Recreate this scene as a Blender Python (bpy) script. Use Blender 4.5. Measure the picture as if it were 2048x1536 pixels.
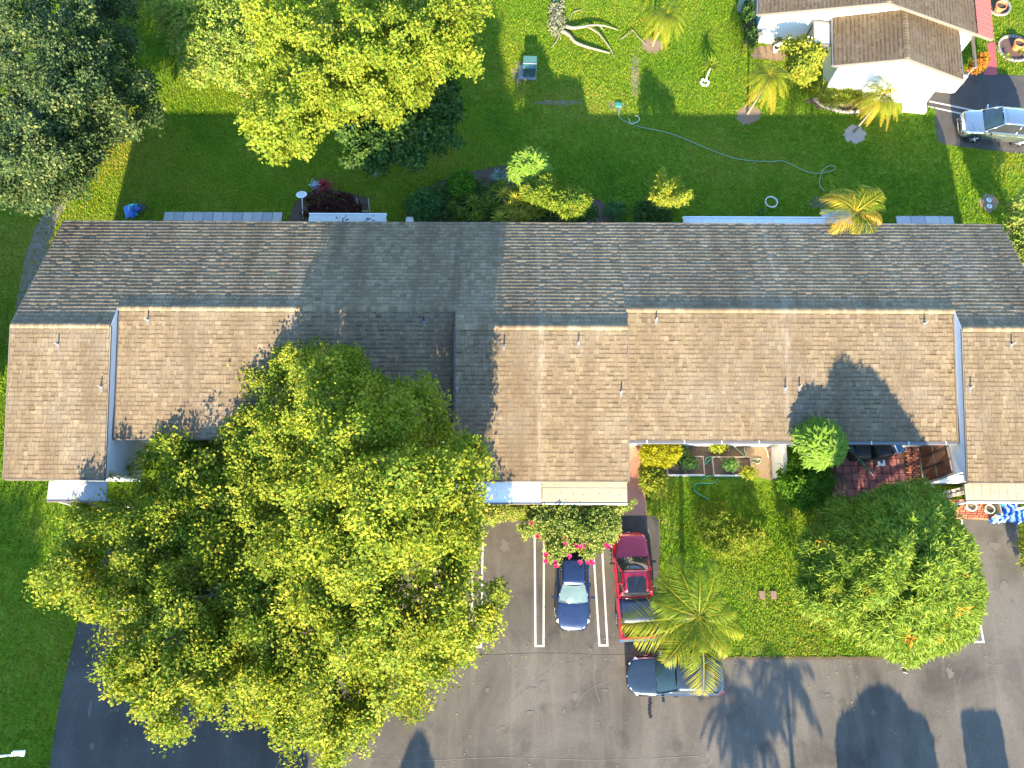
import bpy, math, random
import numpy as np
from mathutils import Vector, Matrix

random.seed(7)
RNG = np.random.default_rng(7)
scene = bpy.context.scene
for o in list(bpy.data.objects):
    bpy.data.objects.remove(o, do_unlink=True)
COL = scene.collection

# ------------------------------------------------------------------ camera
CAM_F, CAM_T, CAM_H, CAM_ROLL = 1420.0, 0.3284, 37.6064, 0.0037
cd = bpy.data.cameras.new('camera')
cam = bpy.data.objects.new('camera', cd)
COL.objects.link(cam)
cd.sensor_width = 36.0
cd.lens = CAM_F / 2048.0 * 36.0
cd.clip_start, cd.clip_end = 0.5, 3000.0
cam.matrix_world = (Matrix.Translation((0, 0, CAM_H)) @ Matrix.Rotation(CAM_T, 4, 'X')
                    @ Matrix.Rotation(CAM_ROLL, 4, 'Z'))
scene.camera = cam

# ------------------------------------------------------------------ light
SUN_EL = math.radians(19.1)
SUN_AZ_OFF = math.radians(2.3)          # shadows lean this much to +X as they run to +Y
world = bpy.data.worlds.new('World')
scene.world = world
world.use_nodes = True
wn = world.node_tree
wn.nodes.clear()
w_out = wn.nodes.new('ShaderNodeOutputWorld')
w_bg = wn.nodes.new('ShaderNodeBackground')
w_sky = wn.nodes.new('ShaderNodeTexSky')
w_sky.sky_type = 'NISHITA'
w_sky.sun_disc = False
w_sky.sun_elevation = SUN_EL
w_sky.sun_rotation = math.radians(180) + SUN_AZ_OFF
w_sky.air_density, w_sky.dust_density, w_sky.ozone_density = 1.0, 0.1, 3.5
w_bg.inputs['Strength'].default_value = 0.15
wn.links.new(w_sky.outputs[0], w_bg.inputs['Color'])
wn.links.new(w_bg.outputs[0], w_out.inputs['Surface'])

sd = bpy.data.lights.new('sun', 'SUN')
sd.energy = 4.2
sd.angle = math.radians(0.6)
sd.color = (1.0, 0.84, 0.58)
sun = bpy.data.objects.new('sun', sd)
COL.objects.link(sun)
sun_dir = Vector((math.sin(SUN_AZ_OFF) * math.cos(SUN_EL), math.cos(SUN_AZ_OFF) * math.cos(SUN_EL), -math.sin(SUN_EL)))
sun.rotation_euler = sun_dir.to_track_quat('-Z', 'Y').to_euler()
sun.location = (0, -30, 40)

scene.render.engine = 'CYCLES'
scene.view_settings.view_transform = 'Standard'
scene.view_settings.look = 'None'
scene.view_settings.gamma = 1.0
scene.view_settings.use_curve_mapping = False
scene.view_settings.exposure = 2.62

# ------------------------------------------------------------------ helpers
_s, _c = math.sin(CAM_T), math.cos(CAM_T)
_cr, _sr = math.cos(CAM_ROLL), math.sin(CAM_ROLL)

def GA(u, v, z):
    """surveyed ground position: point of the photo plan (u, v) standing z metres high -> world (arrays)"""
    u = np.asarray(u, float); v = np.asarray(v, float); z = np.asarray(z, float)
    a, b = u - 1024, v - 768
    a, b = a * _cr + b * _sr, -a * _sr + b * _cr
    k = -b / CAM_F
    h = CAM_H - z
    Y = h * (_s + k * _c) / (_c - k * _s)
    d = Y * _s + h * _c
    return np.stack([a * d / CAM_F, Y, np.broadcast_to(z, Y.shape)], -1)

def G(u, v, z=0.0):
    return Vector(GA(u, v, z).tolist())

def link(o, parent=None):
    COL.objects.link(o)
    if parent is not None:
        o.parent = parent
    return o

def thing(name, loc, label, cat, group=None, rz=0.0):
    o = bpy.data.objects.new(name, None)
    o.empty_display_size = 0.3
    o.location = loc
    o.rotation_euler = (0, 0, rz)
    link(o)
    tag(o, label, cat, group)
    return o

def tag(o, label=None, cat=None, group=None, kind=None):
    if label: o['label'] = label
    if cat: o['category'] = cat
    if group: o['group'] = group
    if kind: o['kind'] = kind
    return o

def mesh(name, verts, faces, mat, parent=None, tone=None, smooth=False, origin=None, kind=None):
    """origin: world vector the vertices are made relative to (parent's location for children)"""
    V = np.asarray(verts, float).reshape(-1, 3)
    if origin is not None:
        V = V - np.array(origin)[None, :]
    me = bpy.data.meshes.new(name)
    if isinstance(faces, np.ndarray):
        n, k = faces.shape
        me.vertices.add(len(V)); me.vertices.foreach_set('co', V.ravel())
        me.loops.add(n * k); me.loops.foreach_set('vertex_index', faces.ravel().astype(np.int32))
        me.polygons.add(n); me.polygons.foreach_set('loop_start', np.arange(0, n * k, k, dtype=np.int32))
        me.update(calc_edges=True)
    else:
        me.from_pydata(V.tolist(), [], faces)
        me.update()
    if tone is not None:
        at = me.attributes.new('tone', 'FLOAT', 'FACE')
        at.data.foreach_set('value', np.asarray(tone, np.float32))
    if not smooth and isinstance(faces, np.ndarray):
        me.polygons.foreach_set('use_smooth', np.zeros(len(me.polygons), bool))
    if smooth:
        me.polygons.foreach_set('use_smooth', np.ones(len(me.polygons), bool))
    if isinstance(mat, (list, tuple)):
        for m in mat: me.materials.append(m)
    elif mat is not None:
        me.materials.append(mat)
    o = bpy.data.objects.new(name, me)
    link(o, parent)
    if kind: o['kind'] = kind
    return o

class B:
    """collects simple shapes into one mesh"""
    def __init__(s): s.v = []; s.f = []
    def add(s, vs, fs):
        n = len(s.v); s.v += [tuple(x) for x in vs]; s.f += [tuple(i + n for i in f) for f in fs]; return s
    def box(s, x0, x1, y0, y1, z0, z1, M=None):
        vs = [(x, y, z) for z in (z0, z1) for y in (y0, y1) for x in (x0, x1)]
        if M is not None: vs = [tuple(M @ Vector(p)) for p in vs]
        return s.add(vs, [(0, 2, 3, 1), (4, 5, 7, 6), (0, 1, 5, 4), (2, 6, 7, 3), (0, 4, 6, 2), (1, 3, 7, 5)])
    def hexa(s, p):   # 8 points bottom 4 (ccw) then top 4
        return s.add(p, [(3, 2, 1, 0), (4, 5, 6, 7), (0, 1, 5, 4), (1, 2, 6, 5), (2, 3, 7, 6), (3, 0, 4, 7)])
    def prism(s, pts, z0, z1):
        n = len(pts)
        a = sum(pts[i][0] * pts[(i + 1) % n][1] - pts[(i + 1) % n][0] * pts[i][1] for i in range(n))
        if a < 0: pts = pts[::-1]
        vs = [(p[0], p[1], z0) for p in pts] + [(p[0], p[1], z1) for p in pts]
        fs = [tuple(range(n - 1, -1, -1)), tuple(range(n, 2 * n))]
        fs += [(i, (i + 1) % n, n + (i + 1) % n, n + i) for i in range(n)]
        return s.add(vs, fs)
    def tube(s, path, rads, n=6, cap=True):
        path = [Vector(p) for p in path]
        if not isinstance(rads, (list, tuple)): rads = [rads] * len(path)
        rings = []
        for i, p in enumerate(path):
            d = (path[min(i + 1, len(path) - 1)] - path[max(i - 1, 0)])
            d = d.normalized() if d.length > 1e-9 else Vector((0, 0, 1))
            ref = Vector((0, 0, 1)) if abs(d.z) < 0.9 else Vector((1, 0, 0))
            a = d.cross(ref).normalized(); b = d.cross(a).normalized()
            rings.append([p + (a * math.cos(2 * math.pi * k / n) + b * math.sin(2 * math.pi * k / n)) * rads[i] for k in range(n)])
        vs = [q for r in rings for q in r]
        fs = [(i * n + k, i * n + (k + 1) % n, (i + 1) * n + (k + 1) % n, (i + 1) * n + k) for i in range(len(path) - 1) for k in range(n)]
        if cap:
            fs += [tuple(range(n - 1, -1, -1)), tuple(range((len(path) - 1) * n, len(path) * n))]
        return s.add(vs, fs)
    def lathe(s, prof, c=(0, 0, 0), n=16):   # prof list of (r, z), closed at the ends by small radii
        vs = [(c[0] + r * math.cos(2 * math.pi * k / n), c[1] + r * math.sin(2 * math.pi * k / n), c[2] + z) for r, z in prof for k in range(n)]
        fs = [(i * n + k, i * n + (k + 1) % n, (i + 1) * n + (k + 1) % n, (i + 1) * n + k) for i in range(len(prof) - 1) for k in range(n)]
        fs += [tuple(range(n - 1, -1, -1)), tuple(range((len(prof) - 1) * n, len(prof) * n))]
        return s.add(vs, fs)
    def grid(s, fn, nu, nv, flip=False):
        vs = [fn(i / nu, j / nv) for j in range(nv + 1) for i in range(nu + 1)]
        fs = []
        for j in range(nv):
            for i in range(nu):
                a = j * (nu + 1) + i
                q = (a, a + 1, a + nu + 2, a + nu + 1)
                fs.append(q[::-1] if flip else q)
        return s.add(vs, fs)
    def sheet(s, pts, z):
        return s.add([(p[0], p[1], z) for p in pts], [tuple(range(len(pts)))])
    def build(s, name, mat, parent=None, smooth=False, origin=None, kind=None):
        return mesh(name, s.v, s.f, mat, parent, None, smooth, origin, kind)

def struct(o):
    o['kind'] = 'structure'; return o

def pip(poly, P):
    poly = np.asarray([(p[0], p[1]) for p in poly], float); x, y = P[:, 0], P[:, 1]
    inside = np.zeros(len(P), bool); j = len(poly) - 1
    for i in range(len(poly)):
        xi, yi = poly[i]; xj, yj = poly[j]
        c = ((yi > y) != (yj > y)) & (x < (xj - xi) * (y - yi) / (yj - yi + 1e-12) + xi)
        inside ^= c; j = i
    return inside

def edge_dist(poly, P):
    poly = np.asarray(poly, float); d = np.full(len(P), 1e9)
    for i in range(len(poly)):
        a, b = poly[i - 1], poly[i]; ab = b - a
        t = np.clip(((P - a) @ ab) / (ab @ ab + 1e-9), 0, 1)
        d = np.minimum(d, np.hypot(*(P - (a + t[:, None] * ab)).T))
    return d

def smooth_path(pts, n=6):
    pts = [Vector(p) for p in pts]; out = []
    for i in range(len(pts) - 1):
        p0 = pts[max(i - 1, 0)]; p1 = pts[i]; p2 = pts[i + 1]; p3 = pts[min(i + 2, len(pts) - 1)]
        for k in range(n):
            t = k / n
            out.append(0.5 * ((2 * p1) + (p2 - p0) * t + (2 * p0 - 5 * p1 + 4 * p2 - p3) * t * t + (3 * p1 - p0 - 3 * p2 + p3) * t ** 3))
    out.append(pts[-1]); return out

# ------------------------------------------------------------------ materials
class NT:
    def __init__(s, name):
        s.m = bpy.data.materials.new(name); s.m.use_nodes = True
        s.t = s.m.node_tree; s.t.nodes.clear()
        s.out = s.t.nodes.new('ShaderNodeOutputMaterial')
    def n(s, typ, **kw):
        nd = s.t.nodes.new('ShaderNode' + typ)
        for k, v in kw.items(): setattr(nd, k, v)
        return nd
    def l(s, a, b): s.t.links.new(a, b)
    def pos(s, scale=(1, 1, 1), rot=0.0):
        g = s.n('NewGeometry'); mp = s.n('Mapping')
        mp.inputs['Scale'].default_value = scale
        mp.inputs['Rotation'].default_value = (0, 0, rot)
        s.l(g.outputs['Position'], mp.inputs['Vector']); return mp.outputs[0]
    def noise(s, vec, scale, detail=4, rough=0.55, dist=0.0):
        nd = s.n('TexNoise'); nd.inputs['Scale'].default_value = scale; nd.inputs['Detail'].default_value = detail
        nd.inputs['Roughness'].default_value = rough; nd.inputs['Distortion'].default_value = dist
        s.l(vec, nd.inputs['Vector']); return nd.outputs['Fac']
    def ramp(s, fac, stops):
        r = s.n('ValToRGB'); e = r.color_ramp.elements
        while len(e) < len(stops): e.new(0.5)
        for el, (p, c) in zip(e, stops):
            el.position = p; el.color = (c[0], c[1], c[2], 1) if not isinstance(c, (int, float)) else (c, c, c, 1)
        s.l(fac, r.inputs[0]); return r.outputs[0]
    def mix(s, fac, a, b, mode='MIX'):
        m = s.n('Mix', data_type='RGBA', blend_type=mode)
        for i, x in ((0, fac), (6, a), (7, b)):
            if hasattr(x, 'links'): s.l(x, m.inputs[i])
            elif isinstance(x, (int, float)) and i == 0: m.inputs[0].default_value = x
            else:
                if isinstance(x, (int, float)): x = (x, x, x)
                m.inputs[i].default_value = (x[0], x[1], x[2], 1)
        return m.outputs[2]
    def math(s, op, a, b=0.0):
        m = s.n('Math', operation=op)
        for i, x in ((0, a), (1, b)):
            if hasattr(x, 'links'): s.l(x, m.inputs[i])
            else: m.inputs[i].default_value = x
        return m.outputs[0]
    def attr(s, name='tone'):
        a = s.n('Attribute', attribute_name=name); return a.outputs['Fac']
    def bump(s, h, strength=0.4, dist=0.02):
        b = s.n('Bump'); b.inputs['Strength'].default_value = strength; b.inputs['Distance'].default_value = dist
        s.l(h, b.inputs['Height']); return b.outputs[0]
    def princ(s, col, rough=0.8, metal=0.0, spec=0.4, nrm=None, coat=0.0, trans=0.0, ior=1.45, alpha=None):
        p = s.n('BsdfPrincipled')
        for k, x in (('Base Color', col), ('Roughness', rough), ('Metallic', metal), ('Specular IOR Level', spec), ('Coat Weight', coat), ('Transmission Weight', trans), ('IOR', ior)):
            if hasattr(x, 'links'): s.l(x, p.inputs[k])
            elif isinstance(x, (int, float)): p.inputs[k].default_value = x
            else: p.inputs[k].default_value = (x[0], x[1], x[2], 1)
        p.inputs['Coat Roughness'].default_value = 0.05
        if nrm is not None: s.l(nrm, p.inputs['Normal'])
        s.l(p.outputs[0], s.out.inputs['Surface']); return p

MATS = {}
def plain(name, col, rough=0.7, metal=0.0, spec=0.4, var=0.15, scale=6.0, bump=0.0, coat=0.0):
    if name in MATS: return MATS[name]
    t = NT(name); p = t.pos()
    f = t.noise(p, scale, 5)
    c = t.mix(f, [x * (1 - var) for x in col], [min(1, x * (1 + var)) for x in col])
    nr = t.bump(t.noise(p, scale * 8, 3), bump, 0.01) if bump else None
    t.princ(c, rough, metal, spec, nr, coat)
    MATS[name] = t.m; return t.m

def leaf_mat(name, stops, transl=0.35, gloss=0.55, spec=0.12):
    """per-leaf tone picks the leaf's own colour; thin leaves let light through"""
    t = NT(name)
    c = t.ramp(t.attr(), stops)
    p = t.n('BsdfPrincipled'); t.l(c, p.inputs['Base Color'])
    p.inputs['Roughness'].default_value = gloss; p.inputs['Specular IOR Level'].default_value = spec
    tr = t.n('BsdfTranslucent')
    t.l(t.mix(1.0, c, (1.0, 1.05, 0.5), 'MULTIPLY'), tr.inputs['Color'])
    m = t.n('MixShader'); m.inputs[0].default_value = transl
    t.l(p.outputs[0], m.inputs[1]); t.l(tr.outputs[0], m.inputs[2]); t.l(m.outputs[0], t.out.inputs['Surface'])
    return t.m

def m_shingle(name, streaks):
    t = NT(name)
    tone = t.attr()
    base = t.ramp(tone, [(0.0, (0.050, 0.034, 0.020)), (0.35, (0.126, 0.093, 0.056)), (0.7, (0.205, 0.155, 0.093)), (1.0, (0.29, 0.225, 0.142))])
    grit = t.noise(t.pos(), 38, 3, 0.7)
    base = t.mix(0.85, base, t.ramp(grit, [(0.25, 0.55), (0.75, 1.25)]), 'MULTIPLY')
    st = t.noise(t.pos((0.9, 0.10, 0.10)), 1.0, 5, 0.6)       # stains running down the slope
    base = t.mix(t.ramp(st, [(0.42, 0.0), (0.70, 0.78)]), base, (0.10, 0.07, 0.042))
    pt = t.noise(t.pos(), 0.35, 4, 0.6)
    base = t.mix(t.ramp(pt, [(0.5, 0.0), (0.8, 0.35)]), base, (0.20, 0.175, 0.14))
    if streaks:
        g = t.n('NewGeometry'); sx = t.n('SeparateXYZ'); t.l(g.outputs['Position'], sx.inputs[0])
        wob = t.noise(t.pos((0.6, 0.5, 0.5)), 1.5, 3)
        for X in streaks:
            dx = t.math('ABSOLUTE', t.math('ADD', sx.outputs[0], t.math('SUBTRACT', t.math('MULTIPLY', wob, 0.35), X + 0.17)))
            k = t.ramp(t.math('MULTIPLY', dx, 2.2), [(0.0, 0.30), (0.55, 0.0)])
            base = t.mix(t.mix(1.0, k, t.ramp(t.noise(t.pos((2.5, .5, .5)), 2.0, 4), [(0.35, 0.1), (0.65, 1.0)]), 'MULTIPLY'), base, (0.38, 0.33, 0.26))
    nr = t.bump(t.noise(t.pos(), 60, 2), 0.35, 0.01)
    t.princ(base, 0.92, 0, 0.2, nr)
    return t.m

def m_asphalt(name, dark, light, patch=(0.14, 0.12, 0.10)):
    t = NT(name); p = t.pos()
    a = t.noise(p, 0.22, 5, 0.6, 0.6)
    c = t.ramp(a, [(0.36, dark), (0.64, light)])
    b = t.noise(t.pos((1.0, 0.15, 1)), 1.3, 4, 0.6, 0.3)
    c = t.mix(t.ramp(b, [(0.5, 0.0), (0.75, 0.45)]), c, patch)
    sp = t.noise(p, 26, 3, 0.7)
    c = t.mix(0.7, c, t.ramp(sp, [(0.3, 0.6), (0.7, 1.35)]), 'MULTIPLY')
    blot = t.noise(p, 2.6, 2, 0.4)
    c = t.mix(t.ramp(blot, [(0.70, 0.0), (0.78, 0.35)]), c, (0.14, 0.125, 0.105))
    oil = t.noise(p, 0.7, 4, 0.6)
    c = t.mix(t.ramp(oil, [(0.58, 0.0), (0.72, 0.5)]), c, (0.03, 0.027, 0.023))
    # fine cracks
    wv = t.n('TexVoronoi', feature='DISTANCE_TO_EDGE'); wv.inputs['Scale'].default_value = 0.33
    mx = t.n('MixRGB') if False else None
    dn = t.n('TexNoise'); dn.inputs['Scale'].default_value = 1.1; dn.inputs['Detail'].default_value = 5; t.l(p, dn.inputs['Vector'])
    va = t.n('VectorMath', operation='MULTIPLY_ADD'); t.l(dn.outputs['Color'], va.inputs[0]); va.inputs[1].default_value = (1.6, 1.6, 0); t.l(p, va.inputs[2])
    t.l(va.outputs[0], wv.inputs['Vector'])
    crk = t.ramp(wv.outputs['Distance'], [(0.0, 1.0), (0.008, 0.0)])
    msk = t.ramp(t.noise(p, 0.3, 3), [(0.52, 0.0), (0.62, 0.5)])
    c = t.mix(t.mix(1.0, crk, msk, 'MULTIPLY'), c, (0.17, 0.155, 0.13))
    nr = t.bump(t.noise(p, 45, 3, 0.7), 0.5, 0.01)
    t.princ(c, 0.85, 0, 0.3, nr)
    return t.m

def m_lawn():
    t = NT('lawn'); p = t.pos()
    c = t.ramp(t.noise(p, 0.28, 5, 0.6), [(0.3, (0.06, 0.14, 0.008)), (0.5, (0.12, 0.20, 0.012)), (0.72, (0.19, 0.20, 0.03))])
    c = t.mix(0.9, c, t.ramp(t.noise(p, 9, 4, 0.7), [(0.3, 0.45), (0.7, 1.4)]), 'MULTIPLY')
    nr = t.bump(t.noise(p, 12, 5, 0.7), 0.9, 0.06)
    t.princ(c, 0.9, 0, 0.15, nr)
    return t.m

M = {}
M['lawn'] = m_lawn()
M['asphalt'] = m_asphalt('asphalt', (0.062, 0.053, 0.042), (0.122, 0.106, 0.084), (0.165, 0.142, 0.108))
M['asphalt_sealed_shaded'] = m_asphalt('asphalt_sealed_shaded', (0.050, 0.044, 0.038), (0.085, 0.076, 0.066), (0.12, 0.11, 0.095))  # dark seal of the driveways, also painted shade on the left lot
M['shingle'] = m_shingle('shingle', [1.38, 13.7, -11.0])
M['shingle_house'] = m_shingle('shingle_house', None)
def m_paint():
    t = NT('road_paint'); p = t.pos()
    w = t.noise(p, 7, 5, 0.7); g = t.noise(p, 1.1, 3)
    c = t.mix(t.ramp(g, [(0.3, 0.0), (0.7, 0.35)]), (0.50, 0.48, 0.43), (0.30, 0.28, 0.25))
    c = t.mix(t.ramp(w, [(0.60, 0.0), (0.68, 0.85)]), c, (0.10, 0.09, 0.075))
    t.princ(c, 0.8, 0, 0.2); return t.m
M['paint'] = m_paint()
M['stucco'] = plain('stucco_white', (0.78, 0.77, 0.73), 0.85, var=0.05, scale=2, bump=0.2)
M['stucco_grey'] = plain('stucco_grey', (0.52, 0.54, 0.55), 0.85, var=0.08, scale=2, bump=0.2)
M['stucco_cream'] = plain('stucco_cream', (0.62, 0.58, 0.44), 0.85, var=0.25, scale=1.6, bump=0.3)
M['fascia'] = plain('fascia_brown', (0.13, 0.11, 0.09), 0.6)
M['gutter'] = plain('gutter', (0.13, 0.13, 0.135), 0.5)
M['deck'] = plain('roof_felt', (0.05, 0.045, 0.04), 0.9)
M['awn_white'] = plain('awning_white', (0.80, 0.80, 0.78), 0.45, var=0.04, scale=1.5)
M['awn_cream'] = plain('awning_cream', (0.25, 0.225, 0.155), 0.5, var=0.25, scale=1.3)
M['alu'] = plain('weathered_aluminium', (0.52, 0.54, 0.53), 0.45, var=0.16, scale=3)
M['concrete'] = plain('concrete', (0.24, 0.23, 0.21), 0.9, var=0.2, scale=3, bump=0.3)
M['terracotta_walk'] = plain('painted_walk', (0.42, 0.19, 0.13), 0.8, var=0.15, scale=2)
M['orange_walk'] = plain('orange_walk', (0.50, 0.21, 0.07), 0.8, var=0.2, scale=2)
M['paver_red'] = plain('paver_red', (0.24, 0.085, 0.075), 0.85, var=0.2, scale=4, bump=0.3)
M['brick'] = plain('brick_red', (0.40, 0.13, 0.07), 0.85, var=0.35, scale=7, bump=0.3)
M['wood'] = plain('weathered_wood', (0.27, 0.22, 0.17), 0.85, var=0.3, scale=6)
M['wood_pale'] = plain('pale_wood', (0.50, 0.47, 0.42), 0.8, var=0.2, scale=6)
M['soil'] = plain('soil', (0.085, 0.06, 0.04), 0.95, var=0.4, scale=9, bump=0.8)
M['mulch'] = plain('mulch', (0.20, 0.14, 0.085), 0.95, var=0.45, scale=12, bump=1.0)
M['mulch_dark'] = plain('mulch_dark', (0.10, 0.06, 0.05), 0.95, var=0.45, scale=12, bump=1.0)
M['dirt'] = plain('dry_dirt', (0.17, 0.14, 0.105), 0.95, var=0.35, scale=5, bump=0.6)
M['bark'] = plain('bark', (0.17, 0.135, 0.10), 0.9, var=0.35, scale=8, bump=0.8)
M['bark_pale'] = plain('bark_pale', (0.36, 0.31, 0.25), 0.9, var=0.3, scale=8, bump=0.8)
M['black'] = plain('black_plastic', (0.012, 0.012, 0.014), 0.5)
M['tyre'] = plain('tyre_rubber', (0.015, 0.015, 0.015), 0.85)
M['rim'] = plain('wheel_rim', (0.55, 0.56, 0.58), 0.3, metal=0.9, var=0.03)
M['chrome'] = plain('chrome', (0.75, 0.75, 0.76), 0.12, metal=1.0, var=0.02)
M['white_plastic'] = plain('white_plastic', (0.78, 0.78, 0.76), 0.4, var=0.03)
M['grey_plastic'] = plain('grey_plastic', (0.24, 0.29, 0.35), 0.5, var=0.08)
M['green_metal'] = plain('green_metal', (0.04, 0.085, 0.075), 0.5, var=0.12, scale=3)
M['teal'] = plain('teal_lid', (0.03, 0.20, 0.16), 0.5, var=0.2)
M['terracotta'] = plain('terracotta_pot', (0.52, 0.17, 0.06), 0.7, var=0.12)
M['stone_edge'] = plain('edging_stone', (0.22, 0.205, 0.18), 0.9, var=0.25, scale=7, bump=0.4)
M['red_metal'] = plain('red_metal_roof', (0.50, 0.085, 0.06), 0.45, var=0.08, scale=2)
M['bronze'] = plain('bronze_frame', (0.055, 0.04, 0.03), 0.45)
M['bronze_glass'] = plain('bronze_glass', (0.16, 0.075, 0.04), 0.12, spec=0.8, var=0.5, scale=0.8)
M['hose_green'] = plain('hose_green', (0.05, 0.33, 0.20), 0.5)
M['hose_pale'] = plain('hose_pale', (0.22, 0.34, 0.22), 0.5)
M['hose_white'] = plain('hose_white', (0.62, 0.63, 0.56), 0.5)
M['branch'] = plain('dead_wood', (0.21, 0.18, 0.14), 0.9, var=0.35, scale=9, bump=0.6)
M['pink'] = plain('pink_petals', (0.60, 0.03, 0.12), 0.6, var=0.3, scale=20)
M['pot_glaze'] = plain('pale_glaze', (0.55, 0.58, 0.50), 0.5, var=0.1)
M['dark_cover'] = plain('dark_vinyl_cover', (0.010, 0.011, 0.013), 0.45)
M['olive_tarp'] = plain('olive_cover', (0.16, 0.20, 0.16), 0.7, var=0.3, scale=4)
# ------------------------------------------------------------------ ground, roads, pavements
EXCL = []       # world polygons where no lawn grass grows
def W(px, z=0.0):
    return [(G(u, v, z).x, G(u, v, z).y) for u, v in px]

b = B(); b.sheet([(-900, -900), (900, -900), (900, 900), (-900, 900)], 0.0)
struct(b.build('lawn', M['lawn']))

road = W([(98, 1540), (120, 1400), (150, 1270), (168, 1205), (240, 1045), (940, 1041), (1240, 1041), (1240, 1032), (1306, 1032), (1318, 1040),
          (1321, 1080), (1318, 1180), (1322, 1312), (1500, 1316), (1700, 1316), (1868, 1314), (1897, 1300), (1897, 1036), (2036, 1044), (2044, 1090), (2052, 1140)])
road += [(60, road[-1][1] - 0.4), (60, -13.5), (-60, -13.5), (-60, -9.0), (road[0][0] - 0.5, -9.0)]
b = B(); b.sheet(road, 0.010)
struct(b.build('parking_lot', M['asphalt'])); EXCL.append(road)
# freshly sealed strip beside the pick-up truck
dr = W([(1240, 1034), (1304, 1034), (1316, 1042), (1318, 1085), (1316, 1182), (1318, 1308), (1256, 1308), (1240, 1200)])
b = B(); b.sheet(dr, 0.015); struct(b.build('sealed_driveway', M['asphalt_sealed_shaded']))
# left wing of the lot: darker sheet painted where tree shade falls
dl = W([(99, 1540), (121, 1400), (151, 1270), (169, 1206), (240, 1047), (520, 1047), (600, 1250), (648, 1480), (646, 1540)])
b = B(); b.sheet(dl, 0.0145); struct(b.build('shaded_lot', M['asphalt_sealed_shaded']))
# neighbour driveway
nd = W([(1846, 212), (1905, 140), (2050, 152)]) + [(62, 30.5), (62, 25.0)] + W([(2056, 309), (1990, 302), (1908, 292), (1886, 289), (1874, 280), (1871, 258), (1869, 216)])
b = B(); b.sheet(nd, 0.010); struct(b.build('neighbour_driveway', M['asphalt_sealed_shaded'])); EXCL.append(nd)
# seam where the stalls meet the lane
b = B()
pts = [G(640 + 70 * i, 1308 + 2.5 * math.sin(i * 1.7)) for i in range(10)]
b.tube([(p.x, p.y, 0.006) for p in pts], 0.013, 5); struct(b.build('asphalt_seam', M['soil']))
# worn earth line along the lawn edge
b = B()
E1 = [G(u, 1317 + 1.5 * math.sin(u * .13)) for u in range(1330, 1880, 22)]
for i in range(len(E1) - 1):
    p, q = E1[i], E1[i + 1]
    b.hexa([(p.x, p.y - .05, 0), (q.x, q.y - .05, 0), (q.x, q.y + .09, 0), (p.x, p.y + .09, 0), (p.x, p.y - .05, .022), (q.x, q.y - .05, .022), (q.x, q.y + .09, .03), (p.x, p.y + .09, .03)])
struct(b.build('lawn_edge', M['soil']))

# painted stall lines : hairpin shapes
def hairpin(name, ptsL, ptsR, w=0.10):
    b = B()
    a0, a1 = G(*ptsL[0]), G(*ptsL[1]); c0, c1 = G(*ptsR[0]), G(*ptsR[1])
    def strip(p, q, z=0.0205):
        d = (q - p).normalized(); n = Vector((-d.y, d.x, 0)) * (w / 2)
        b.add([(p - n).to_tuple()[:2] + (z,), (q - n).to_tuple()[:2] + (z,), (q + n).to_tuple()[:2] + (z,), (p + n).to_tuple()[:2] + (z,)], [(0, 1, 2, 3)])
    strip(a0, a1); strip(c0, c1)
    e = (c1 - a1).normalized() * (w / 2)
    strip(a1 + e, c1 - e, 0.0245) if False else strip(a1 + e * 1.01 + Vector((0, w / 2, 0)), c1 - e * 1.01 + Vector((0, w / 2, 0)), 0.0205)
    return struct(b.build(name, M['paint']))
hairpin('stall_line', [(947, 1050), (942, 1296)], [(966, 1050), (962, 1296)])
hairpin('stall_line', [(1069, 1050), (1071, 1294)], [(1088, 1050), (1087, 1294)])
hairpin('stall_line', [(1184, 1060), (1199, 1293)], [(1202, 1060), (1215, 1293)])
hairpin('stall_line', [(1903, 1037), (1949, 1286)], [(1922, 1037), (1967, 1286)])
for k, (p, q) in enumerate([((1858, 203), (1975, 227)), ((1855, 213), (1970, 238))]):
    a, c = G(*p), G(*q); d = (c - a).normalized(); n = Vector((-d.y, d.x, 0)) * .06
    b = B(); b.add([(a.x - n.x, a.y - n.y, .02), (c.x - n.x, c.y - n.y, .02), (c.x + n.x, c.y + n.y, .02), (a.x + n.x, a.y + n.y, .02)], [(0, 1, 2, 3)])
    struct(b.build('stall_line', M['paint']))

# entry walk of the middle unit
wk = W([(1256, 862), (1288, 862), (1285, 925), (1291, 985), (1293, 1031), (1236, 1031), (1236, 990)])
b = B(); b.prism(wk, 0.0, 0.035); struct(b.build('entry_walk', M['terracotta_walk'])); EXCL.append(wk)
# trodden dirt path left of the row
dp = W([(122, 375), (150, 368), (128, 420), (104, 470), (88, 520), (70, 585), (55, 640), (40, 760), (20, 760), (30, 620), (48, 520), (70, 455)])
b = B(); b.sheet(dp, 0.006); struct(b.build('dirt_path', M['dirt']))
# worn soil beside right gable
dp2 = W([(2010, 455), (2030, 450), (2048, 500), (2060, 560), (2040, 540), (2015, 490)])
b = B(); b.sheet(dp2, 0.006); struct(b.build('dirt_patch', M['dirt']))
# garden soil inside the courtyard of unit four
gs = W([(1284, 855), (1545, 855), (1545, 950), (1290, 950)])
b = B(); b.sheet(gs, 0.007); struct(b.build('garden_soil', M['soil'])); EXCL.append(gs)
ml = W([(1492, 885), (1545, 885), (1548, 962), (1500, 950), (1490, 925)])
b = B(); b.sheet(ml, 0.013); struct(b.build('bark_mulch', M['mulch']))
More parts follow.
